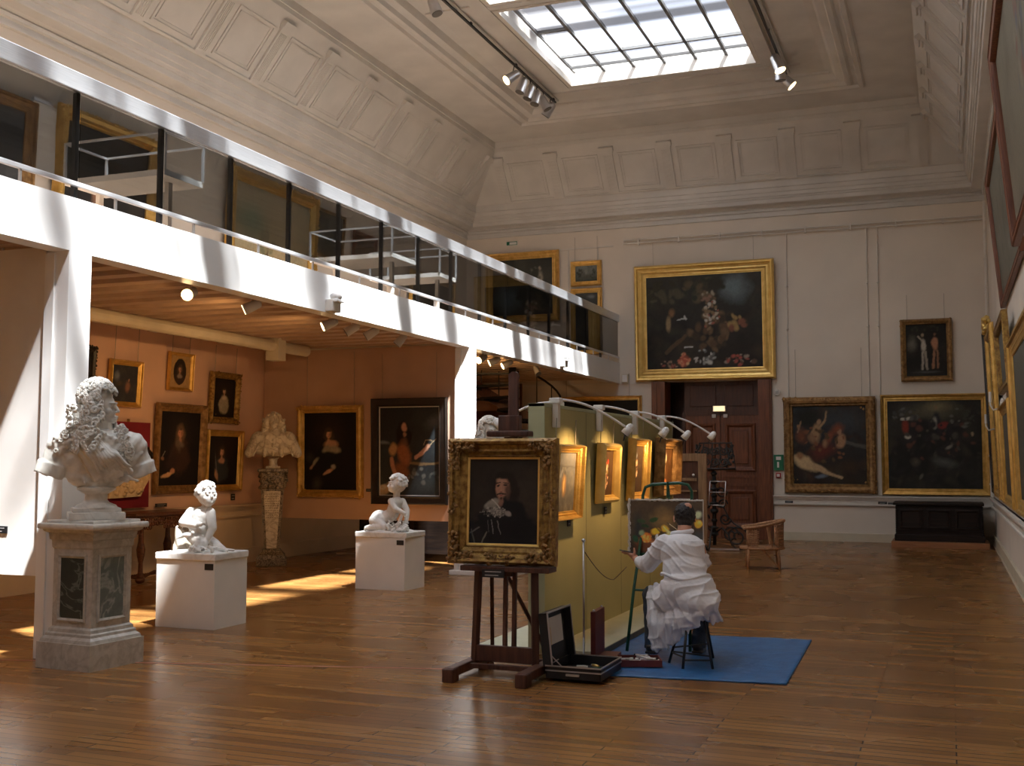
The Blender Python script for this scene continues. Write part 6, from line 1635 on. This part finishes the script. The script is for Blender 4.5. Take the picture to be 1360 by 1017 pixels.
def lectern():
    e = thing('lectern', 'black wrought iron scrollwork music lectern in front of the mahogany door', 'lectern', (-4.02, 20.5, 0), math.radians(-4))
    I = M['iron']
    def scroll(m, c, r0, turns, s=1, z=0, r=.012, ph=0):
        r *= 1.45
        pts = []
        for i in range(26):
            t = i / 25; a = ph + s * t * turns * 2 * PI; q = r0 * (1 - .8 * t)
            pts.append((c[0] + math.cos(a) * q, c[1], c[2] + math.sin(a) * q))
        m.tube(pts, r, 6)
    m = MB(); m.cyl((0, 0, .10), (0, 0, 1.46), .035, n=14)
    for z, rr_ in ((.30, .075), (.55, .06), (.72, .08), (1.0, .06), (1.25, .075), (1.40, .06)): m.ball((0, 0, z), rr_, 2, scale=(1, 1, .7))
    for z in (.42, .86, 1.12): m.lathe([(.04, z - .03), (.09, z), (.04, z + .03)], n=12)
    m.build('column', I, e, True)
    for k, (sx, sy) in enumerate(((-1, 0), (1, 0), (0, -1))):
        m = MB()
        pts = [(sx * .04, sy * .04, .34), (sx * .14, sy * .14, .42), (sx * .26, sy * .26, .30), (sx * .32, sy * .32, .12), (sx * .42, sy * .42, .03), (sx * .52, sy * .52, .05), (sx * .56, sy * .56, .12)]
        m.tube(pts, .02, 8)
        if sy == 0:
            scroll(m, (sx * .30, 0, .30), .15, 1.6, sx); scroll(m, (sx * .20, 0, .58), .11, 1.5, -sx); scroll(m, (sx * .16, 0, .85), .09, 1.5, sx)
            if sx > 0:
                m.tube([(.06, 0, .80), (.18, 0, .78), (.26, 0, .62), (.36, 0, .50), (.50, 0, .42), (.62, 0, .38)], .013, 6); scroll(m, (.42, 0, .26), .20, 1.7, 1)
                scroll(m, (.14, 0, 1.08), .11, 1.3, -1)
        m.build('scroll_foot', I, e, True)
    MB().bb(-.42, .46, -.02, .02, .02, .05).build('base_bar', M['steel'], e)
    # desk panel, leaning
    dp = MB()
    dp.tube([(-.36, 0, -.24), (.44, 0, -.24), (.33, 0, .26), (-.27, 0, .26)], .016, 6, closed=True)
    dp.bb(-.36, .44, -.06, 0, -.255, -.23)
    for x0 in (-.17, .02, .20):
        for z0 in (-.11, .10): scroll(dp, (x0, 0, z0), .085, 1.6, 1 if x0 > 0 else -1, r=.010, ph=z0 * 20); scroll(dp, (x0 + .05, 0, z0), .07, 1.4, -1, r=.009, ph=2)
    for i in range(60):
        rx_ = random.Random(i).uniform(.26, .36) * (1 if i % 2 else -1); dp.ball((rx_ + .03, 0, random.Random(i + 99).uniform(-.2, .22)), .026, 1)
    for x0 in (-.22, -.03, .12, .27): dp.tube([(x0, 0, -.24), (x0 + .02, 0, 0), (x0 * .85, 0, .26)], .013, 5)
    d = dp.build('desk_grille', I, e, True); d.location = (-.02, .02, 1.71); d.rotation_euler = (math.radians(-16), 0, 0)
    m = MB()
    x0, x1, z0, z1 = -.04, .25, .83, 1.26
    for z in (z0, (z0 + z1) / 2 + .02, z1): m.cyl((x0 - .03 * (z < 1), -.12, z), (x1 - .03 * (z < 1), -.12, z), .009, n=8)
    for x in (x0, x1): m.cyl((x - .03, -.12, z0), (x, -.12, z1), .009, n=8)
    h = m.build('label_holder', M['steel'], e, True); h['label'] = 'pale grey wire holder'
lectern()

e = thing('canvas_back', 'large bare wooden framed panel seen from behind, standing left of the iron lectern', 'panel', (-3.32, 14.55, 0), math.radians(0))
m = MB()
h0, h1 = .30, 1.72
m.bb(-.40, -.30, 0, .05, h0, h1).bb(.26, .37, 0, .05, .55, h1, bev=.004).bb(-.40, .259, 0, .05, h1 - .10, h1, bev=.004).bb(-.30, .26, .005, .045, h0, h0 + .1)
m.build('stretcher_frame', M['crate'], e)
m = MB().bb(-.30, .26, .03, .045, h0, h1 - .1); m.build('inner_panel', M['doordark'], e)
MB().bb(-.28, .24, .0, .03, 1.36, 1.40).bb(-.28, .24, .0, .03, 1.22, 1.24).build('inner_bar', M['crate'], e)
MB().bb(-.30, .16, -.02, .0, 1.10, 1.13, bev=.004).build('cross_rod', M['paper'], e)
MB().ball((.20, -.01, 1.44), .018, 2).build('knob', M['white'], e, True)
MB().cyl((.02, -.02, 1.10), (.02, -.02, .95), .006, n=6).build('hanging_pin', M['steel'], e)
for s in (-.30, .28): MB().bar((s, .03, 0), (s, .03, .8), .05, .04).build('leg', M['crate'], e)

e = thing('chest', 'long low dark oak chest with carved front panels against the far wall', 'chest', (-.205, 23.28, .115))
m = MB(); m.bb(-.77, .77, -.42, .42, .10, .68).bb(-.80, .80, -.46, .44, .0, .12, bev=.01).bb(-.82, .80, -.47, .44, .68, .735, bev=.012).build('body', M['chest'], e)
for k in range(3):
    x = -.50 + .50 * k; q = MB(); q.rectsweep(.42, .38, [(0, 0), (0, .02), (.03, .025), (.05, .005), (.05, 0)], x, .42); q.xf(Matrix.Translation((0, -.42, 0))); q.build('carved_panel', M['chest'], e)
m = MB()
for i in range(14):
    for s in (-1, 1): m.ball((s * .765, -.42, .13 + i * .04), .022, 1)
m.build('carved_corner', M['chest'], e, True)
MB().bb(-.78, .78, -.44, -.42, .19, .215).build('front_rail', M['chest'], e)
e = thing('chest_plinth', 'plain brown wooden platform under the long dark chest', 'platform', (-.20, 23.20, 0))
MB().bb(-.86, .87, -.58, .55, 0, .115, bev=.006).build('body', M['chestbase'], e)

def console():
    e = thing('console_table', 'carved walnut console table with pierced apron against the rose wall', 'table', (XL + .36, 12.50, -.045), math.radians(90))
    K = M['console']
    MB().box((0, -.03, .955), (1.50, .62, .035), bev=.010).build('tabletop', K, e)
    m = MB().bb(-.72, .72, -.30, .26, .90, .94)
    m.build('frieze', K, e)
    m = MB(); rr = random.Random(8)
    def ring(cx_, cz_, r_): m.tube([(cx_ + math.cos(2 * PI * i / 14) * r_, -.30, cz_ + math.sin(2 * PI * i / 14) * r_) for i in range(14)], .010, 6, closed=True)
    for i in range(30):
        x = -.70 + 1.40 * i / 29; dep = .10 + .13 * (abs(x) / .7) ** 1.5 + (.06 if abs(x) < .15 else 0)
        for k in range(int(dep / .05)): ring(x + rr.uniform(-.01, .01), .885 - .05 * k, rr.uniform(.020, .030))
    for s in (-1, 1):
        for i in range(8):
            y = -.30 + .5 * i / 7
            for k in range(3): m.tube([(s * .71, y + math.cos(2 * PI * j / 12) * .026, .88 - .05 * k + math.sin(2 * PI * j / 12) * .026) for j in range(12)], .010, 6, closed=True)
    m.build('pierced_apron', K, e, True)
    for s in (-1, 1):
        for y in (-.24, .16):
            m = MB(); m.lathe([(.035, .10), (.05, .14), (.032, .2), (.028, .32), (.05, .42), (.058, .5), (.036, .6), (.03, .74), (.05, .80), (.04, .9)], c=(s * .52, y, 0), n=16)
            m.build('leg', K, e, True)
            m = MB(); m.ball((s * .52, y, .10), .055, 2, scale=(1.2, 1.2, .95)); m.build('foot', K, e, True)
    m = MB(); m.tube([(-.52, -.04, .13), (-.3, -.12, .12), (0, -.04, .16), (.3, -.12, .12), (.52, -.04, .13)], .022, 8)
    for s in (-1, 1): m.tube([(s * .52, -.24, .12), (s * .5, -.04, .14), (s * .52, .16, .12)], .022, 8)
    for i in range(24): m.ball((-.5 + i * .043, -.06, .14), .022, 1)
    m.build('stretcher', K, e, True)
    return e
console()

# red stanchion tape on the floor
t = MB().bar((-7.4, 6.98, .0015), (-3.65, 8.03, .0015), .016, .002)
o = t.build('floor_tape', M['tape']); tag(o, 'thin pinkish line of tape running across the parquet towards the easel', 'tape')

# spiral stair at the far end under the balcony
def stair():
    e = thing('spiral_staircase', 'dark iron spiral staircase under the far end of the balcony', 'staircase', (-7.62, 20.2, 0))
    I = M['iron']
    MB().cyl((-.25, 0, 0), (-.25, 0, 3.5), .07, n=16).build('central_pole', I, e, True)
    n = 15
    for k in range(n):
        a0 = math.radians(200 + k * 24); z = .22 + k * .22
        c = Vector((-.25, 0, z)); p1 = c + Vector((math.cos(a0), math.sin(a0), 0)) * .95; p2 = c + Vector((math.cos(a0 + .46), math.sin(a0 + .46), 0)) * .95
        m = MB(); m.prism([c + Vector((.0, .0, 0)), p1, p2], (0, 0, .04)); m.bar(p1 + Vector((0, 0, -.02)), p2 + Vector((0, 0, .0)), .02, .06)
        m.build('tread', I, e)
        MB().cyl(p1, p1 + Vector((0, 0, .92)), .012, n=8).build('baluster', I, e)
    pts = [Vector((-.25 + math.cos(math.radians(200 + k * 12)) * .95, math.sin(math.radians(200 + k * 12)) * .95, .22 + k * .11 + .92)) for k in range(2 * n - 1)]
    MB().tube([p for p in pts if p.z < 3.45], .022, 8).build('handrail', I, e, True)
    ps = [p - Vector((0, 0, .95)) for p in pts]
    m = MB()
    for a, b_ in zip(ps, ps[1:]): m.bar(a, b_, .02, .22)
    m.build('stringer', M['doordark'], e)
stair()
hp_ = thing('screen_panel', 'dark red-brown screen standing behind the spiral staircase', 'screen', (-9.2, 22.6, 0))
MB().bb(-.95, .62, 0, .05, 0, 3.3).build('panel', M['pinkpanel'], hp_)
MB().bb(.57, .62, -.02, .0, 0, 3.3).bb(-.95, .62, -.02, 0, 2.95, 3.0).bb(-.95, .62, -.02, 0, 3.18, 3.22).build('batten', M['doordark'], hp_)
MB().bb(-.95, .62, -.03, 0, 0, 2.72).build('lower_panel', M['doordark'], hp_)
e = thing('dark_void_box', 'dark box added in place of the dark void behind the rose hanging partition', 'dark box', (-8.1, 16.75, 0))  # added dark box that stands in for the shaded void below the partition
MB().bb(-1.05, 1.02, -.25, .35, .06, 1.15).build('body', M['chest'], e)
MB().bb(-1.0, 1.0, -.22, .3, 0, .06).build('void_box_base', M['chest'], e)
for s in (-.52, .49): MB().bb(s - .48, s + .48, -.27, -.25, .12, 1.08, bev=.004).build('door', M['chest'], e)  # front slabs of the added dark box, not real doors

# ------------------------------------------------------------------ lamps under the balcony
def spot(label, p, d, lit, grp=None, size=1.0, aim=None, en=None, mount=(0, 0, .16), steel=False):
    e = thing('spotlight', label, 'spotlight', p, 0, grp)
    d = Vector(d).normalized(); mt_ = M['steel'] if steel else M['paper']
    hd = MB().cyl(-d * .06 * size, d * .075 * size, .045 * size, .055 * size, 20).ball(-d * .06 * size, .045 * size, 2).build('lamp_body', mt_, e, True); auto_smooth(hd, 40)
    MB().cyl(d * .072 * size, d * .080 * size, .049 * size, .049 * size, 20).build('lamp_face', M['lampwarm'] if lit else M['lampoff'], hd)
    MB().bar((0, 0, 0), mount, .014).build('bracket', M['black'] if steel else M['trim'], e)
    if en:
        l_ = bpy.data.lights.new('spotlight_beam', 'SPOT'); l_.energy = en; l_.color = (1, .56, .22); l_.spot_size = math.radians(100); l_.spot_blend = 1.0; l_.shadow_soft_size = .05
        lo = bpy.data.objects.new('spotlight_beam', l_); C.objects.link(lo); lo.location = Vector(p) + d * .12 * size
        lo.rotation_euler = (Vector(aim) - lo.location).to_track_quat('-Z', 'Y').to_euler()
    return e
lit_d = (-.35, -.75, -.42)
SP = [(9.26, True, 'lit spotlight under the balcony nearest the white foreground column', (.25, -.9, -.35), (XL, 10.6, 1.7)),
      (10.32, True, 'second lit spotlight under the balcony from the foreground column', (-.75, -.45, -.40), (XL, 12.2, 1.9)),
      (11.98, True, 'third lit spotlight under the balcony, just left of three unlit ones', (-.70, -.55, -.42), (XL, 13.6, 1.8)),
      (12.54, False, 'first of three unlit spotlights under the balcony', (-.7, -.4, -.5), None),
      (13.06, False, 'middle of three unlit spotlights under the balcony', (-.7, -.4, -.5), None),
      (13.92, False, 'last unlit spotlight under the balcony before the rose partition', (-.6, -.3, -.8), None),
      (16.85, True, 'lit spotlight just beyond the second column', (-.3, -.8, -.4), (-9.0, 22.0, 1.8)),
      (17.37, True, 'second lit spotlight beyond the second column', (-.75, -.4, -.4), (-8.8, 21.0, 2.0)),
      (17.96, True, 'third lit spotlight beyond the second column', (-.7, -.5, -.45), (-8.0, 23.5, 2.4)),
      (19.48, False, 'unlit spotlight farthest along under the balcony', (.4, -.3, -.6), None)]
for y, lit, lb, d, aim in SP:
    spot(lb, (-7.1, y, 3.30), d, lit, en=SPW * (1.0 if y < 15 else .6) if lit else None, aim=aim, size=1.15)
# security cameras on the fascia
for y, z, lb in ((11.41, 3.47, 'white box camera mounted on the fascia above the unlit spotlights'), (19.9, 3.50, 'white box camera mounted on the fascia near the far end')):
    e = thing('security_camera', lb, 'camera', (XM, y, z))
    MB().bb(.0, .10, -.10, .10, -.11, .03, bev=.012).build('housing', M['trim'], e)
    MB().ball((.10, -.02, .07), .07, 3, scale=(1.1, 1, .8)).build('dome', M['white'], e, True)
    MB().bb(.0, .16, -.09, .09, .0, .035, bev=.01).build('visor', M['white'], e)

# ceiling tracks and spotlights
for x, y0, y1, lb in ((-7.22, 4.0, 20.9, 'black lighting track along the left side of the ceiling'), (-2.66, 4.0, 20.9, 'black lighting track along the right side of the ceiling')):
    e = thing('lighting_track', lb, 'track', (x, (y0 + y1) / 2, ZC - .05))
    hl = (y1 - y0) / 2
    MB().bb(-.02, .02, -hl, hl, -.03, .0).build('rail', M['black'], e)
    MB().bb(.05, .07, -hl, hl, .0, .03).build('cable', M['paper'], e)
    for k in range(9): MB().bb(-.015, .015, -hl + .1 + k * (2 * hl - .2) / 8 - .02, -hl + .1 + k * (2 * hl - .2) / 8 + .02, .0, .05).build('hanger', M['black'], e)
TL = [(18.60, (-.55, -.5, -.55), True, 'lit chrome spotlight, first of the cluster left of the skylight'), (19.05, (-.25, -.2, -.9), False, 'chrome spotlight second in the cluster left of the skylight'),
      (19.45, (-.25, -.2, -.9), False, 'chrome spotlight third in the cluster left of the skylight'), (19.80, (-.15, -.25, -.95), False, 'chrome spotlight fourth in the cluster left of the skylight'),
      (20.15, (.45, .1, -.85), False, 'chrome spotlight fifth in the cluster left of the skylight, leaning right'), (20.6, (-.6, .0, -.8), False, 'chrome spotlight at the far end of the cluster left of the skylight'), (15.15, (.35, 0, -.9), False, 'single chrome spotlight at the top edge, left of the ceiling track')]
for y, d, lit, lb in TL:
    d = Vector(d).normalized(); spot(lb, Vector((-7.22, y, ZC - .26)) + d * .06, d, lit, size=1.75, steel=True, mount=tuple(-d * .06 + Vector((0, 0, .18))))
for y, d, lit, lb in ((19.55, (.35, -.1, -.9), True, 'upper chrome spotlight right of the skylight'), (20.0, (.05, .1, -.95), False, 'middle chrome spotlight right of the skylight'), (20.55, (.7, .1, -.7), True, 'lowest chrome spotlight right of the skylight')):
    d = Vector(d).normalized(); spot(lb, Vector((-2.66, y, ZC - .26)) + d * .06, d, lit, size=1.9, steel=True, mount=tuple(-d * .06 + Vector((0, 0, .18))))
# ------------------------------------------------------------------ light
w = bpy.data.worlds.new('sky'); bpy.context.scene.world = w; w.use_nodes = True
nt = w.node_tree; N, L = nt.nodes, nt.links
bg = N['Background']
tc = N.new('ShaderNodeTexCoord'); nz = N.new('ShaderNodeTexNoise'); nz.inputs['Scale'].default_value = 5.0; nz.inputs['Detail'].default_value = 4
L.new(tc.outputs['Generated'], nz.inputs['Vector'])
cr = N.new('ShaderNodeValToRGB')
cr.color_ramp.elements[0].position = .40; cr.color_ramp.elements[0].color = (.13, .17, .27, 1)
cr.color_ramp.elements[1].position = .56; cr.color_ramp.elements[1].color = (1.0, .98, .98, 1)
L.new(nz.outputs['Fac'], cr.inputs['Fac']); L.new(cr.outputs['Color'], bg.inputs['Color'])
bg.inputs['Strength'].default_value = SKY

sd = bpy.data.lights.new('sun', 'SUN'); sd.energy = SUN; sd.angle = math.radians(2.2); sd.color = (1.0, .97, .92)
so = bpy.data.objects.new('sun', sd); C.objects.link(so)
so.rotation_euler = Vector((-1, .55, -2.15)).to_track_quat('-Z', 'Y').to_euler(); so.location = (0, 0, 30)
for k, (a, b) in enumerate(BAYS):
    ld = bpy.data.lights.new('skylight_portal', 'AREA'); ld.shape = 'RECTANGLE'; ld.size = SX1 - SX0; ld.size_y = b - a
    lo = bpy.data.objects.new('skylight_portal', ld); C.objects.link(lo); ld.cycles.is_portal = True
    lo.location = ((SX0 + SX1) / 2, (a + b) / 2, ZC + .34)

# ------------------------------------------------------------------ camera
f_px, yaw, pit, rol = 1485.126, .3718, .0708, .0019
fw = Vector((-math.sin(yaw) * math.cos(pit), math.cos(yaw) * math.cos(pit), math.sin(pit)))
rt = Vector((math.cos(yaw), math.sin(yaw), 0)); up = rt.cross(fw)
rt2 = rt * math.cos(rol) + up * math.sin(rol); up2 = -rt * math.sin(rol) + up * math.cos(rol)
cd = bpy.data.cameras.new('camera'); cd.sensor_width = 36; cd.lens = f_px / 1360 * 36; cd.clip_end = 200
co = bpy.data.objects.new('camera', cd); C.objects.link(co)
Mx = Matrix((rt2, up2, -fw)).transposed().to_4x4(); Mx.translation = Vector((0, 0, 1.6))
co.matrix_world = Mx
sc = bpy.context.scene; sc.camera = co
sc.view_settings.view_transform = 'Standard'; sc.view_settings.look = 'None'
sc.view_settings.exposure = EXPO; sc.view_settings.gamma = 1; sc.view_settings.use_curve_mapping = False
sc.cycles.use_denoising = True
sc.cycles.max_bounces = 10; sc.cycles.diffuse_bounces = 6; sc.cycles.glossy_bounces = 4; sc.cycles.transparent_max_bounces = 16
sc.cycles.sample_clamp_indirect = 4.0
sc.cycles.caustics_reflective = False; sc.cycles.caustics_refractive = False
